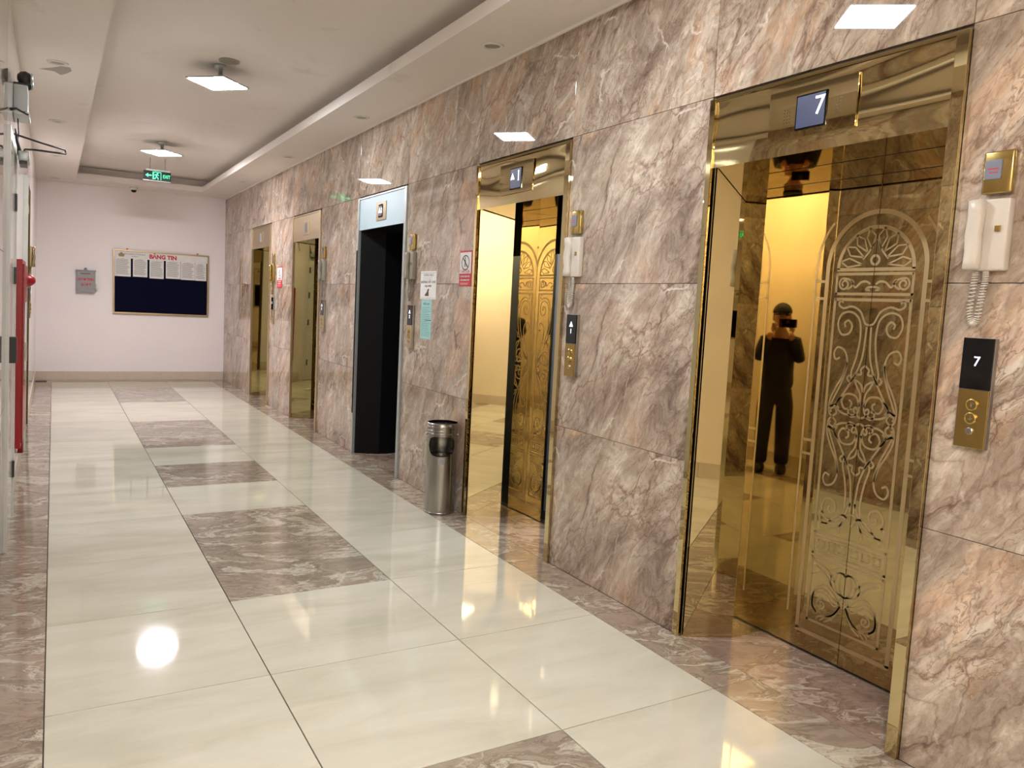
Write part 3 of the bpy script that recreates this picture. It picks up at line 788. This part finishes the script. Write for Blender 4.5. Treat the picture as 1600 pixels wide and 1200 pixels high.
boxes('notice_fold', [(XR-.0013, XR-.0017, 2.475, 2.58, 1.302, 1.308)], M['darkink'], b_)
stripes('tape', 2.47, 2.662, 1.452, 1.46, 1, XR-.0001, M['clear'], b_, 1, 0)

# ---------------------------------------------------------------- steel bin
def bin_():
    cx, cy, R, H = 1.603, 1.95, .105, .625
    t = thing('litter_bin', 'tall brushed steel cylindrical bin standing against the marble', 'trash bin', (cx, cy, 0))
    n = 96; dirc = math.atan2(CAM.y-cy, CAM.x-cx)
    bm = bmesh.new(); hw = math.radians(54); zt0, zb0 = .535, .40
    def hole(a):
        d = (a-dirc+math.pi) % (2*math.pi)-math.pi; q = abs(d)/hw
        if q >= 1: return None
        zb = zb0+(.075)*(1-math.sqrt(max(0, 1-q**4)))*1.0; zt = zt0-.045*(1-math.sqrt(max(0, 1-q**5)))
        return zb, zt
    def P(a, z, r=R): return bm.verts.new((cx+r*math.cos(a), cy+r*math.sin(a), z))
    lo = [0, .012, .014, .05, .052, .08, .3]
    for k in range(n):
        a, b_ = 2*math.pi*k/n, 2*math.pi*(k+1)/n
        ha, hb = hole(a) or (.4675+.0, .4675+.0), hole(b_) or (.4675, .4675)
        if not hole(a) and not hole(b_): ha = hb = (.4675, .4675)
        def strip(za, zb):
            for i in range(len(za)-1):
                rr = [R, R]
                bm.faces.new((P(a, za[i]), P(b_, zb[i]), P(b_, zb[i+1]), P(a, za[i+1])))
        strip(lo+[ha[0]], lo+[hb[0]])
        strip([ha[1], .56, .60, H], [hb[1], .56, .60, H])
        # inner skin
        bm.faces.new((P(a, ha[1], R-.002), P(b_, hb[1], R-.002), P(b_, H, R-.002), P(a, H, R-.002)))
        bm.faces.new((P(a, .0, R-.002), P(b_, .0, R-.002), P(b_, hb[0], R-.002), P(a, ha[0], R-.002)))
        bm.faces.new((P(a, H, R), P(b_, H, R), P(b_, H, R-.002), P(a, H, R-.002)))
    bmesh.ops.remove_doubles(bm, verts=bm.verts, dist=.0002)
    me = bpy.data.meshes.new('bin_body'); bm.to_mesh(me); bm.free()
    for p in me.polygons: p.use_smooth = True
    link('bin_body', me, M['binsteel'], t)
    latheobj('liner', [(.0001, .03), (.094, .03), (.097, .39)], (cx, cy, 0), M['darkplastic'], t, n=40)
    latheobj('ash_bowl', [(.102, .61), (.06, .585), (.0001, .58)], (cx, cy, 0), M['binsteel'], t, n=40)
    bm = bmesh.new()
    for z in (.555, .575, .60, .618): lathe(bm, [(R, z-.003), (R+.0022, z-.0015), (R+.0022, z+.0015), (R, z+.003)], (cx, cy, 0), n=64, cap=False)
    link('rim_bead', finish(bm, 'rim_bead', True), M['binsteel'], t)
    latheobj('base_ring', [(R, .0), (R+.003, .0), (R+.003, .012), (R, .014)], (cx, cy, 0), M['binsteel'], t, n=64)
    for da in (-1.35, 1.35):
        a = dirc+da; p = Vector((cx+(R+.004)*math.cos(a), cy+(R+.004)*math.sin(a), .545))
        bm = bmesh.new(); lathe(bm, [(.008, -.006), (.008, .006), (.005, .008)], p, 'z', 12); link('lug', finish(bm, 'lug', True), M['steel'], t)
    # sticker below the mouth
    bm = bmesh.new()
    for k in range(6):
        a, b_ = dirc-.22+k*.44/6, dirc-.22+(k+1)*.44/6
        poly(bm, [(cx+(R+.0006)*math.cos(q), cy+(R+.0006)*math.sin(q), z) for q, z in ((a, .35), (b_, .35), (b_, .388), (a, .388))])
    link('sticker', finish(bm, 'sticker', True), M['ink'], t)
bin_()

# ---------------------------------------------------------------- far wall: notice board, letter box
nb = thing('notice_board', 'navy notice board in a bronze frame on the white end wall', 'notice board', (.775, YF, 1.02))
x0, x1, z0, z1 = .082, 1.472, 1.03, 2.02
YN = YF
fr = boxes('frame', [(x0, x1, YN-.03, YN, z0, z0+.028), (x0, x1, YN-.03, YN, z1-.022, z1), (x0, x0+.024, YN-.03, YN, z0+.028, z1-.022), (x1-.024, x1, YN-.03, YN, z0+.028, z1-.022)], M['tan'], nb, bev=.002)
box('felt', x0+.024, x1-.024, YN-.014, YN-.001, z0+.028, z1-.13, M['navy'], nb)
hd = box('title_strip', x0+.024, x1-.024, YN-.016, YN-.001, z1-.13, z1-.022, M['paper'], nb)
text('board_title', 'BẢNG TIN', .085, (.79, YN-.0168, z1-.082), 'F', M['signred'], hd, thick=.0008, stretch=1.0, bold=.0045)
text('board_subtitle', 'BAN QUẢN LÝ TÒA NHÀ', .026, (.385, YN-.0168, z1-.064), 'F', M['darkink'], hd)
text('board_subtitle', 'CHUNG CƯ', .020, (.385, YN-.0168, z1-.096), 'F', M['darkink'], hd)
bm = bmesh.new()
poly(bm, [(.165+a, YN-.0168, z1-.108+b_) for a, b_ in ((0, 0), (.07, 0), (.08, .035), (.052, .052), (.035, .07), (.015, .052), (-.01, .035))])
poly(bm, [(.165+a, YN-.0172, z1-.108+b_) for a, b_ in ((.02, .008), (.05, .008), (.05, .03), (.035, .042), (.02, .03))])
link('emblem', finish(bm, 'emblem'), plain('emblem_ochre', (150, 130, 70), .5), hd)
for xx in (.28, 1.3): box('hanging_tab', xx-.012, xx+.012, YN-.012, YN, z1, z1+.022, M['signred'], nb, bev=.002)
sx = [(.115, .285), (.335, .50), (.555, .725), (.765, .935), (.955, 1.12), (1.125, 1.275+.12)]
sx = [(.108, .33), (.36, .565), (.595, .80), (.83, 1.045), (1.05, 1.262), (1.265, 1.435)]
for k, (a, b_) in enumerate(sx):
    zt = z1-.125+(.006*math.sin(k*2.3)); zb = zt-.285+(.012*math.sin(k*3.1))
    bm = bmesh.new(); n = 5
    for i in range(n):
        f0, f1 = i/n, (i+1)/n
        yo = lambda f: YN-.0175-.006*f*f*(1 if k % 2 else .5)
        za, zc_ = zt+(zb-zt)*f0, zt+(zb-zt)*f1
        poly(bm, [(a, yo(f0), za), (b_, yo(f0), za), (b_, yo(f1), zc_), (a, yo(f1), zc_)])
    bmesh.ops.remove_doubles(bm, verts=bm.verts, dist=1e-5)
    s = link('pinned_sheet', finish(bm, 'pinned_sheet', True), M['paper'])
    pl = ('leftmost', 'second from the left', 'third from the left', 'fourth from the left', 'fifth from the left', 'rightmost')[k]
    tag(s, f'{pl} of the six printed white sheets pinned to the navy board', 'paper sheet', 'printed sheets on the notice board')
    L = []
    for q in range(17):
        f0 = .08+q*.05
        z_ = zt+(zb-zt)*f0; y_ = YN-.0182-.006*f0*f0*(1 if k % 2 else .5)
        ind = .03 if q == 0 else .012
        L.append((a+ind+random.random()*.01, b_-ind-random.random()*.04, y_-.0006, y_-.0001, z_-.0028, z_+.0028))
    boxes('print_lines', L, M['ink'], s)
    bm = bmesh.new(); lathe(bm, [(.005, 0), (.005, -.004), (.0001, -.005)], ((a+b_)/2, YN-.0182, zt-.008), 'y', 8); link('pin', finish(bm, 'pin'), M['signred'], s)
lb = thing('suggestion_box', 'grey metal suggestion box with red lettering on the end wall', 'letter box', (-.28, YF, 1.33))
box('box_body', -.402, -.155, YF-.075, YF, 1.335, 1.655, M['boxgrey'], lb, bev=.004)
box('lid', -.415, -.145, YF-.085, YF, 1.655, 1.672, M['boxgrey'], lb, bev=.003)
box('slot', -.355, -.225, YF-.0765, YF-.075, 1.612, 1.622, M['darkplastic'], lb)
bm = bmesh.new(); lathe(bm, [(.022, -.004), (.022, 0)], (-.285, YF-.001, 1.685), 'y', 20); link('hanger', finish(bm, 'hanger', True), M['boxgrey'], lb)
text('lettering', 'HÒM THƯ', .052, (-.28, YF-.0758, 1.53), 'F', M['signred'], lb, stretch=.85, bold=.003)
text('lettering', 'GÓP Ý', .052, (-.28, YF-.0758, 1.45), 'F', M['signred'], lb, stretch=.85, bold=.003)
pk = box('hasp', -.155, -.145, YF-.06, YF-.03, 1.40, 1.47, M['steel'], lb, bev=.001)
box('padlock', -.152, -.128, YF-.062, YF-.046, 1.375, 1.41, M['steel'], lb, bev=.003)

# ---------------------------------------------------------------- ceiling fittings
def led_panel(x, y, ang, label, h=.165, mat='ledpanel', zc=None):
    t = thing('ceiling_light', label, 'ceiling light', (x, y, 3.025), 'square panel lights in the ceiling tray')
    z = 3.03 if zc is None else zc-.03; top = zc or ZT
    def rot(bm):
        bmesh.ops.rotate(bm, verts=bm.verts, cent=(x, y, z), matrix=Matrix.Rotation(ang, 3, 'Z'))
    bm = bmesh.new(); bx(bm, x-h, x+h, y-h, y+h, z, z+.012, .002); rot(bm); link('housing', finish(bm, 'housing'), M['palealu'], t)
    bm = bmesh.new(); bx(bm, x-h+.012, x+h-.012, y-h+.012, y+h-.012, z-.004, z); rot(bm); link('diffuser', finish(bm, 'diffuser'), M[mat], t)
    latheobj('mount', [(.045, top), (.045, top-(top-z)*.2), (.016, top-(top-z)*.3), (.016, z+.012)], (.396, y-.10, 0) if abs(x-.4) < .012 else (x, y, 0), M['palealu'], t, n=20)
led_panel(.395, 3.68, math.radians(45), 'nearer of the two lit square ceiling panels in view')
led_panel(.40, 7.40, math.radians(45), 'farther lit square ceiling panel, just before the exit sign', mat='ledfar')
led_panel(.45, -.12, math.radians(38), 'lit square ceiling panel overhead, seen only mirrored in the marble')
led_panel(-.80, -3.3, 0, 'added square fill panel above the photographer, brightening the alcove', .21, 'ledfill', ZC)  # unseen panel added to brighten the alcove wall mirrored in the gold
latheobj('speaker_disc', [(.075, ZT), (.075, ZT-.008), (.06, ZT-.012), (.0001, ZT-.012)], (.43, 3.42, 0), M['greyplastic'])
tag(bpy.data.objects['speaker_disc'], 'round white ceiling cover beside the nearer panel light', 'ceiling cover')
def downlight(x, y, label):
    t = thing('downlight', label, 'ceiling light', (x, y, ZC), 'unlit downlights in the lowered ceiling edge')
    latheobj('rim', [(.068, ZC), (.066, ZC-.007), (.050, ZC-.008), (.047, ZC-.001)], (x, y, 0), M['paper'], t, n=28)
    latheobj('lens', [(.047, ZC-.0008), (.030, ZC-.003), (.0001, ZC-.004)], (x, y, 0), M['greyplastic'], t, n=24)
nth = ['above the second gold lift', 'above the marble left of the black lift opening', 'above the fourth lift', 'above the farthest lift']
for (y, n_) in zip((1.33, 3.62, 5.99, 8.4), nth): downlight(1.527, y, 'round unlit downlight '+n_)
downlight(1.527, -1.0, 'round unlit downlight above the nearest gold lift')
for (y, n_) in zip((3.56, 5.81, 8.1, 10.38), ('beside the grey filler patch', 'second along from the filler patch', 'third along, level with the exit sign', 'nearest the end wall')):
    downlight(-.672, y, 'round unlit downlight over the left side, '+n_)
# smoke detector stubs between the downlights
# exit sign hung across the tray
ex = thing('exit_sign', 'hanging green and black exit sign with arrow and running figure', 'sign', (.48, 8.6, 2.86))
ax, bx_, zz0, zz1, YE = .315, .645, 2.855, 2.975, 8.6
box('sign_panel', ax, bx_, YE, YE+.022, zz0, zz1, M['exitblack'], ex, bev=.002)
box('sign_edge', ax-.005, bx_+.005, YE+.004, YE+.018, zz0-.006, zz0, M['clear'], ex)
box('sign_bar', ax+.03, bx_-.01, YE-.004, YE+.026, zz1, zz1+.022, M['clear'], ex, bev=.003)
for xx in (ax+.08, bx_-.07): tubeobj('hanger', [(xx, YE+.01, zz1+.02), (xx, YE+.01, ZT)], .004, M['steel'], ex)
text('exit_text', 'EXIT', .062, (bx_-.052, YE-.0015, zz0+.058), 'F', M['green'], ex, stretch=.72)
bm = bmesh.new()
def Q(p): poly(bm, [(ax+a, YE-.0012, zz0+b_) for a, b_ in p])
Q([(.022, .06), (.055, .086), (.055, .068), (.098, .068), (.098, .054), (.055, .054), (.055, .036)])
link('arrow', finish(bm, 'arrow'), M['green'], ex)
bm = bmesh.new()
Q([(.108, .105), (.112, .105), (.112, .012), (.108, .012)]); Q([(.108, .11), (.212, .11), (.212, .103), (.108, .103)]); Q([(.206, .103), (.212, .103), (.212, .012), (.206, .012)])
Q([(.145, .082), (.165, .085), (.185, .068), (.18, .063), (.165, .073), (.162, .05), (.18, .035), (.176, .014), (.168, .014), (.17, .032), (.152, .042), (.14, .016), (.122, .02), (.124, .027), (.136, .027), (.148, .05), (.15, .07), (.135, .062), (.13, .068)])
Q([(.168+.009*math.cos(k*.628), .094+.009*math.sin(k*.628)) for k in range(10)])
Q([(.118, .1), (.126, .1), (.126, .014), (.118, .014)])
link('running_figure', finish(bm, 'running_figure'), M['green'], ex)
dc = thing('dome_camera', 'small white dome camera under the ceiling edge near the end wall', 'security camera', (.35, 10.5, 2.88))
latheobj('dome_base', [(.055, ZC), (.055, ZC-.03), (.045, ZC-.04), (.0001, ZC-.04)], (.35, 10.5, 0), M['paper'], dc, n=24)
latheobj('dome', [(.04, ZC-.039), (.036, ZC-.058), (.022, ZC-.072), (.0001, ZC-.077)], (.35, 10.5, 0), M['blackglass'], dc, n=24)

# ---------------------------------------------------------------- left wall: shaft door, closer, emergency light, fire cabinet
d1 = tag(box('door_1', XL, XL+.022, 1.965, 2.70, 0, 2.16, M['doorgrey']), kind='structure', label='pale grey glossy service door seen edge on')
boxes('door_frame', [(XL, XL+.030, 2.70, 2.76, 0, 2.22), (XL, XL+.030, 1.92, 1.965, 0, 2.22), (XL, XL+.030, 1.965, 2.70, 2.16, 2.22)], M['pipe'], d1, bev=.002)
for z in (.25, .95, 1.42, 1.85): box('hinge', XL+.022, XL+.034, 2.665, 2.70, z, z+.10, M['darkplastic'], d1, bev=.002)
box('door_handle', XL+.022, XL+.06, 2.05, 2.09, 1.0, 1.14, M['darkplastic'], d1, bev=.004)
cl = thing('door_closer', 'grey door closer with two thin arms above the pale service door', 'door closer', (XL+.04, 2.6, 2.17))
box('closer_body', XL+.041, XL+.095, 2.5, 2.72, 2.125, 2.18, M['palealu'], cl, bev=.008, smooth=True)
box('closer_cap', XL+.045, XL+.085, 2.52, 2.70, 2.108, 2.125, M['darkplastic'], cl, bev=.003)
bm = bmesh.new(); tube(bm, [(XL+.06, 2.62, 2.18), (XL+.07, 2.62, 2.205), (XL+.12, 2.64, 2.212), (-.675, 2.72, 2.222)], .006, 8); link('closer_arm', finish(bm, 'closer_arm', True), M['darkplastic'], cl)
bm = bmesh.new(); tube(bm, [(-.675, 2.72, 2.222), (-.68, 2.72, 2.245), (-.80, 2.60, 2.25), (XL+.01, 2.45, 2.262)], .0055, 8); link('closer_arm', finish(bm, 'closer_arm', True), M['darkplastic'], cl)
bm = bmesh.new(); tube(bm, [(XL+.045, 2.70, 2.18), (XL+.03, 2.70, 2.25), (XL+.018, 2.70, 2.33)], [.014, .009, .003], 8); link('closer_bracket', finish(bm, 'closer_bracket', True), M['darkplastic'], cl)
em = thing('emergency_light', 'twin-lamp emergency light high on the left wall', 'emergency light', (XL, 3.0, 2.45))
box('battery_box', XL, XL+.075, 2.86, 3.14, 2.46, 2.62, M['battery'], em, bev=.006, smooth=True)
box('box_foot', XL, XL+.085, 2.85, 3.15, 2.44, 2.462, M['palealu'], em, bev=.004)
box('head_bracket', XL, XL+.06, 2.9, 3.1, 2.62, 2.64, M['darkplastic'], em, bev=.003)
for yy in (2.92, 3.08):
    hh = latheobj('lamp_head', [(.0001, .095), (.032, .085), (.042, .06), (.036, .035), (.018, .018), (.0001, .016)], (XL+.0, yy, 2.672), M['darkplastic'], em, 'x', 20)
    latheobj('lamp_glass', [(.036, .088), (.03, .098), (.0001, .102)], (XL+.0, yy, 2.672), M['palealu'], hh, 'x', 20)
tubeobj('power_cord', [(XL+.02, 3.0, 2.45), (XL+.025, 3.02, 2.36), (XL+.02, 3.0, 2.28), (XL+.03, 2.98, 2.20)], .004, M['darkplastic'], em, 6)
sv = thing('small_bracket', 'small black lever bracket on the left wall below the emergency light', 'bracket', (XL, 2.55, 2.46))
tubeobj('lever', [(XL, 2.5, 2.40), (XL+.03, 2.5, 2.41), (XL+.055, 2.52, 2.40), (XL+.085, 2.54, 2.395)], [.010, .006, .005, .010], M['darkplastic'], sv)
fc = thing('fire_hose_cabinet', 'tall red fire hose cabinet on the left wall seen edge on', 'fire cabinet', (XL, 3.4, .35))
box('cabinet_body', XL, XL+.052, 3.08, 3.80, .35, 1.58, M['red'], fc, bev=.003)
dr_ = box('cabinet_door', XL+.052, XL+.062, 3.11, 3.77, .38, 1.55, M['red'], fc, bev=.002)
box('door_glass', XL+.062, XL+.064, 3.22, 3.66, .75, 1.30, M['blackglass'], dr_)
box('door_pull', XL+.062, XL+.082, 3.14, 3.16, .92, 1.04, M['steel'], dr_, bev=.002)
fb = thing('fire_alarm', 'round red fire alarm bell sticking out beside the red cabinet', 'fire alarm', (XL, 3.95, 1.36))
latheobj('bell_base', [(.06, 0), (.06, .03), (.052, .034)], (XL, 3.95, 1.45), M['red'], fb, 'x', 28)
latheobj('bell_dome', [(.052, .034), (.05, .06), (.036, .09), (.018, .108), (.0001, .112)], (XL, 3.95, 1.45), M['red'], fb, 'x', 28)
box('call_point', XL, XL+.035, 3.90, 4.0, 1.26, 1.36, M['red'], fb, bev=.004)
box('call_point_glass', XL+.035, XL+.037, 3.92, 3.98, 1.28, 1.34, M['paper'], fb)
tubeobj('red_pipe', [(XL+.022, 4.1, .136), (XL+.022, 4.1, 1.50)], .02, M['red'])
tag(bpy.data.objects['red_pipe'], 'thin red riser pipe behind the red cabinet on the left wall', 'pipe')

# ---------------------------------------------------------------- the photographer, seen mirrored in the gold jamb
F = Vector((.759, .652, 0)).normalized(); Rt = Vector((F.y, -F.x, 0)); U = Vector((0, 0, 1))
OR = Vector((CAM.x, CAM.y, 0))-F*.35+Rt*.055
def PW(r, f, z): return OR+Rt*r+F*f+U*z
def skin_mesh(name, verts, edges, radii, root, mat, parent, sub=2):
    me = bpy.data.meshes.new(name); me.from_pydata([tuple(v) for v in verts], edges, [])
    o = bpy.data.objects.new('tmp', me); C.objects.link(o)
    md = o.modifiers.new('s', 'SKIN'); md.use_smooth_shade = True
    for i, r_ in enumerate(radii):
        sv_ = me.skin_vertices[0].data[i]; sv_.radius = (r_, r_) if not isinstance(r_, tuple) else r_
        sv_.use_root = (i == root)
    if sub: o.modifiers.new('b', 'SUBSURF').levels = sub
    dg = bpy.context.evaluated_depsgraph_get(); m2 = bpy.data.meshes.new_from_object(o.evaluated_get(dg)); m2.name = name
    bpy.data.objects.remove(o); bpy.data.meshes.remove(me)
    m2.materials.clear()
    for p in m2.polygons: p.use_smooth = True
    return link(name, m2, mat, parent)
pe = thing('person', 'person in black cap and jacket holding up a phone, mirrored in the gold jamb', 'person', tuple(OR))
# body: pelvis root, legs, trunk, neck, head, arms
Vv, Ee, Rr = [], [], []
def vtx(p, r_, par=None):
    Vv.append(p); Rr.append(r_)
    if par is not None: Ee.append((par, len(Vv)-1))
    return len(Vv)-1
pel = vtx(PW(0, 0, .86), .09)
sp1 = vtx(PW(0, .0, 1.0), .095, pel); sp2 = vtx(PW(0, -.005, 1.14), .10, sp1); ch = vtx(PW(0, -.01, 1.25), .09, sp2)
nk = vtx(PW(0, .0, 1.345), .05, ch); nk2 = vtx(PW(0, .015, 1.385), .048, nk)
for s in (-1, 1):
    hp = vtx(PW(s*.07, 0, .74), .05, pel); kn = vtx(PW(s*.085, .015, .46), .058, hp); an = vtx(PW(s*.09, -.01, .09), .038, kn)
    vtx(PW(s*.095, .06, .045), .036, an)
    sh = vtx(PW(s*.14, -.005, 1.262), .04, ch)
    el_ = vtx(PW(s*.18, .05, 1.07), .038, sh)
    wr_ = vtx(PW(s*.082, .235, 1.33), .026, el_)
    if s < 0: wl = wr_
    else: wrt = wr_
body = skin_mesh('body', Vv, Ee, Rr, pel, M['skin'], pe)
# head
bm = bmesh.new(); bmesh.ops.create_uvsphere(bm, u_segments=24, v_segments=18, radius=1)
hc = PW(0, .025, 1.475)
for v in bm.verts:
    x_, y_, z_ = v.co
    wdt = .074*(1-.18*max(0, -z_)); dep = .092; hgt = .112
    if z_ < -.2: dep *= (1-.12*(-z_-.2))
    f = y_*dep
    if y_ > .3 and abs(x_) < .35:   # nose, brow, chin
        f += .014*math.exp(-((z_+.15)/.16)**2)*(1-abs(x_)/.35) + .006*math.exp(-((z_+.75)/.15)**2)
    if y_ > .5: f -= .008*math.exp(-((abs(x_)-.38)/.14)**2-((z_-.05)/.12)**2)
    v.co = hc+Rt*(x_*wdt)+F*f+U*(z_*hgt)
hd_ = link('head', finish(bm, 'head', True), M['skin'], pe)
for s in (-1, 1):
    bm = bmesh.new(); bmesh.ops.create_uvsphere(bm, u_segments=10, v_segments=8, radius=1)
    for v in bm.verts: v.co = hc+Rt*(s*.028+v.co.x*.012)+F*(.078+v.co.y*.008)+U*(.006+v.co.z*.007)
    link('eye', finish(bm, 'eye', True), M['paper'], hd_)
    bm = bmesh.new(); bmesh.ops.create_uvsphere(bm, u_segments=10, v_segments=8, radius=1)
    for v in bm.verts: v.co = hc+Rt*(s*.075+v.co.x*.010)+F*(-.005+v.co.y*.018)+U*(-.01+v.co.z*.03)
    link('ear', finish(bm, 'ear', True), M['skin'], hd_)
bm = bmesh.new(); bmesh.ops.create_uvsphere(bm, u_segments=12, v_segments=6, radius=1)
for v in bm.verts: v.co = hc+Rt*(v.co.x*.024)+F*(.083+v.co.y*.008)+U*(-.058+v.co.z*.007)
link('mouth', finish(bm, 'mouth', True), plain('lips', (150, 84, 76), .5), hd_)
bm = bmesh.new(); bmesh.ops.create_uvsphere(bm, u_segments=24, v_segments=14, radius=1)
for v in bm.verts:
    x_, y_, z_ = v.co; z_ = max(z_, -.55); k_ = .82 if y_ > .1 and z_ < .1 else 1
    v.co = hc+Rt*(x_*.080)+F*(y_*.096*k_-.014)+U*(z_*.112+.010)
link('hair', finish(bm, 'hair', True), M['hair'], pe)
# cap with brim
bm = bmesh.new(); bmesh.ops.create_uvsphere(bm, u_segments=28, v_segments=16, radius=1)
for v in bm.verts:
    x_, y_, z_ = v.co; z_ = max(z_, 0)
    v.co = hc+Rt*(x_*.087)+F*(y_*.106)+U*(z_*.098+.032)
cp = link('cap', finish(bm, 'cap', True), M['cloth'], pe)
bm = bmesh.new()
for zz_ in (0, .004):
    ring = [hc+Rt*(.078*math.cos(a))+F*(.07+.105*math.sin(a))+U*(.030+zz_-.018*abs(math.cos(a))) for a in [math.pi*k/16 for k in range(17)]]
    poly(bm, ring)
link('cap_brim', finish(bm, 'cap_brim'), M['cloth'], cp)
# hands: palm and five fingers each, closing on the phone
def hand(s, wrist):
    w0 = PW(*wrist)
    V2, E2_, R2 = [], [], []
    def a2(p, r_, par=None):
        V2.append(p); R2.append(r_)
        if par is not None: E2_.append((par, len(V2)-1))
        return len(V2)-1
    r0, f0, z0_ = wrist
    root = a2(PW(r0, f0, z0_), .022); palm = a2(PW(r0-s*.004, f0+.035, z0_+.035), (.028), root)
    o1 = skin_mesh('palm', V2, E2_, R2, 0, M['skin'], pe, 2)
    # fingers wrap behind the phone edge
    for k, L_ in enumerate((.030, .034, .032, .026)):
        zf = z0_+.060-.019*k
        p = [PW(r0-s*.004, f0+.030, zf-.012), PW(r0+s*.006, f0+.062, zf), PW(r0-s*.012, f0+.082-.004*k, zf+.003), PW(r0-s*(.012+L_*.7), f0+.082, zf+.003)]
        bm = bmesh.new(); tube(bm, catmull(p, 4), [.0092-.0003*i for i in range(13)], 8); link('finger', finish(bm, 'finger', True), M['skin'], o1)
    p = [PW(r0-s*.01, f0+.015, z0_+.02), PW(r0-s*.022, f0+.032, z0_+.045), PW(r0-s*.034, f0+.050, z0_+.055)]
    bm = bmesh.new(); tube(bm, catmull(p, 4), [.012, .0118, .0115, .011, .0105, .010, .0098, .0095, .009], 8); link('thumb', finish(bm, 'thumb', True), M['skin'], o1)
hand(-1, (-.1, .235, 1.345)); hand(1, (.1-.03, .235, 1.345))
# jacket and trousers over the body
Vv, Ee, Rr = [], [], []
hemv = vtx(PW(0, 0, .76), (.165, .14)); a_ = vtx(PW(0, 0, .90), (.155, .13), hemv); b2_ = vtx(PW(0, -.005, 1.12), .15, a_); c_ = vtx(PW(0, -.01, 1.25), .145, b2_); d_ = vtx(PW(0, -.005, 1.325), .075, c_)
for s in (-1, 1):
    sh = vtx(PW(s*.145, -.005, 1.25), .058, c_); e1 = vtx(PW(s*.185, .045, 1.065), .055, sh); vtx(PW(s*.1, .205, 1.30), .040, e1)
skin_mesh('jacket', Vv, Ee, Rr, 2, M['cloth'], pe)
Vv, Ee, Rr = [], [], []
p0_ = vtx(PW(0, 0, .84), (.135, .11)); vtx(PW(0, 0, .97), (.12, .10), p0_)
for s in (-1, 1):
    h_ = vtx(PW(s*.082, 0, .70), .088, p0_); k_ = vtx(PW(s*.088, .012, .46), .078, h_); m_ = vtx(PW(s*.092, .0, .22), .068, k_); vtx(PW(s*.094, -.005, .07), .066, m_)
skin_mesh('trousers', Vv, Ee, Rr, 0, M['trouser'], pe)
for s in (-1, 1):
    bm = bmesh.new(); bmesh.ops.create_uvsphere(bm, u_segments=18, v_segments=12, radius=1)
    for v in bm.verts:
        x_, y_, z_ = v.co; z_ = max(z_, -.6)
        v.co = PW(s*.095+x_*.048, .055+y_*.135, .036+z_*.06*(1.25 if y_ < -.1 else .85))
    lo = min(v.co.z for v in bm.verts)
    for v in bm.verts: v.co.z -= lo
    link('shoe', finish(bm, 'shoe', True), M['shoe'], pe)
# phone just behind the lens point
ph = thing('mobile_phone', 'dark mobile phone held up in both hands by the photographer', 'phone', tuple(CAM-F*.02))
def PC(r, f, z): return CAM+Rt*r+F*f+U*z
bm = bmesh.new()
vs = [bm.verts.new(PC(r_, f_, z_)) for r_ in (-.075, .075) for f_ in (-.028, -.019) for z_ in (-.05, .026)]
bmesh.ops.convex_hull(bm, input=vs)
link('phone_body', finish(bm, 'phone_body'), M['blackglass'], ph)
bm = bmesh.new()
vs = [bm.verts.new(PC(r_, f_, z_)) for r_ in (-.014, .014) for f_ in (-.019, -.0165) for z_ in (-.014, .014)]
bmesh.ops.convex_hull(bm, input=vs)
link('camera_bump', finish(bm, 'camera_bump'), M['darkplastic'], ph)

# the left wall leans in slightly towards the ceiling: shear everything fixed to it alike
LEAN = .018
def lean(o, pz, seen):
    wz = wpos(o).z
    for c in o.children: lean(c, wz, seen)
    if o.type == 'MESH' and o.data.name not in seen:
        seen.add(o.data.name)
        o.data.transform(Matrix(((1, 0, LEAN, 0), (0, 1, 0, 0), (0, 0, 1, 0), (0, 0, 0, 1))))
    o.location.x += LEAN*(wz-pz)
seen_ = set()
for o in [o for o in C.objects if o.parent is None and (o.name in ('wall_left', 'door_1', 'trim_2', 'baseboard_left', 'door_closer', 'emergency_light', 'small_bracket', 'fire_hose_cabinet', 'fire_alarm', 'red_pipe') or (o.get('category') in ('elevator', 'telephone', 'button panel') and o.location.x < 0))]:
    lean(o, 0, seen_)
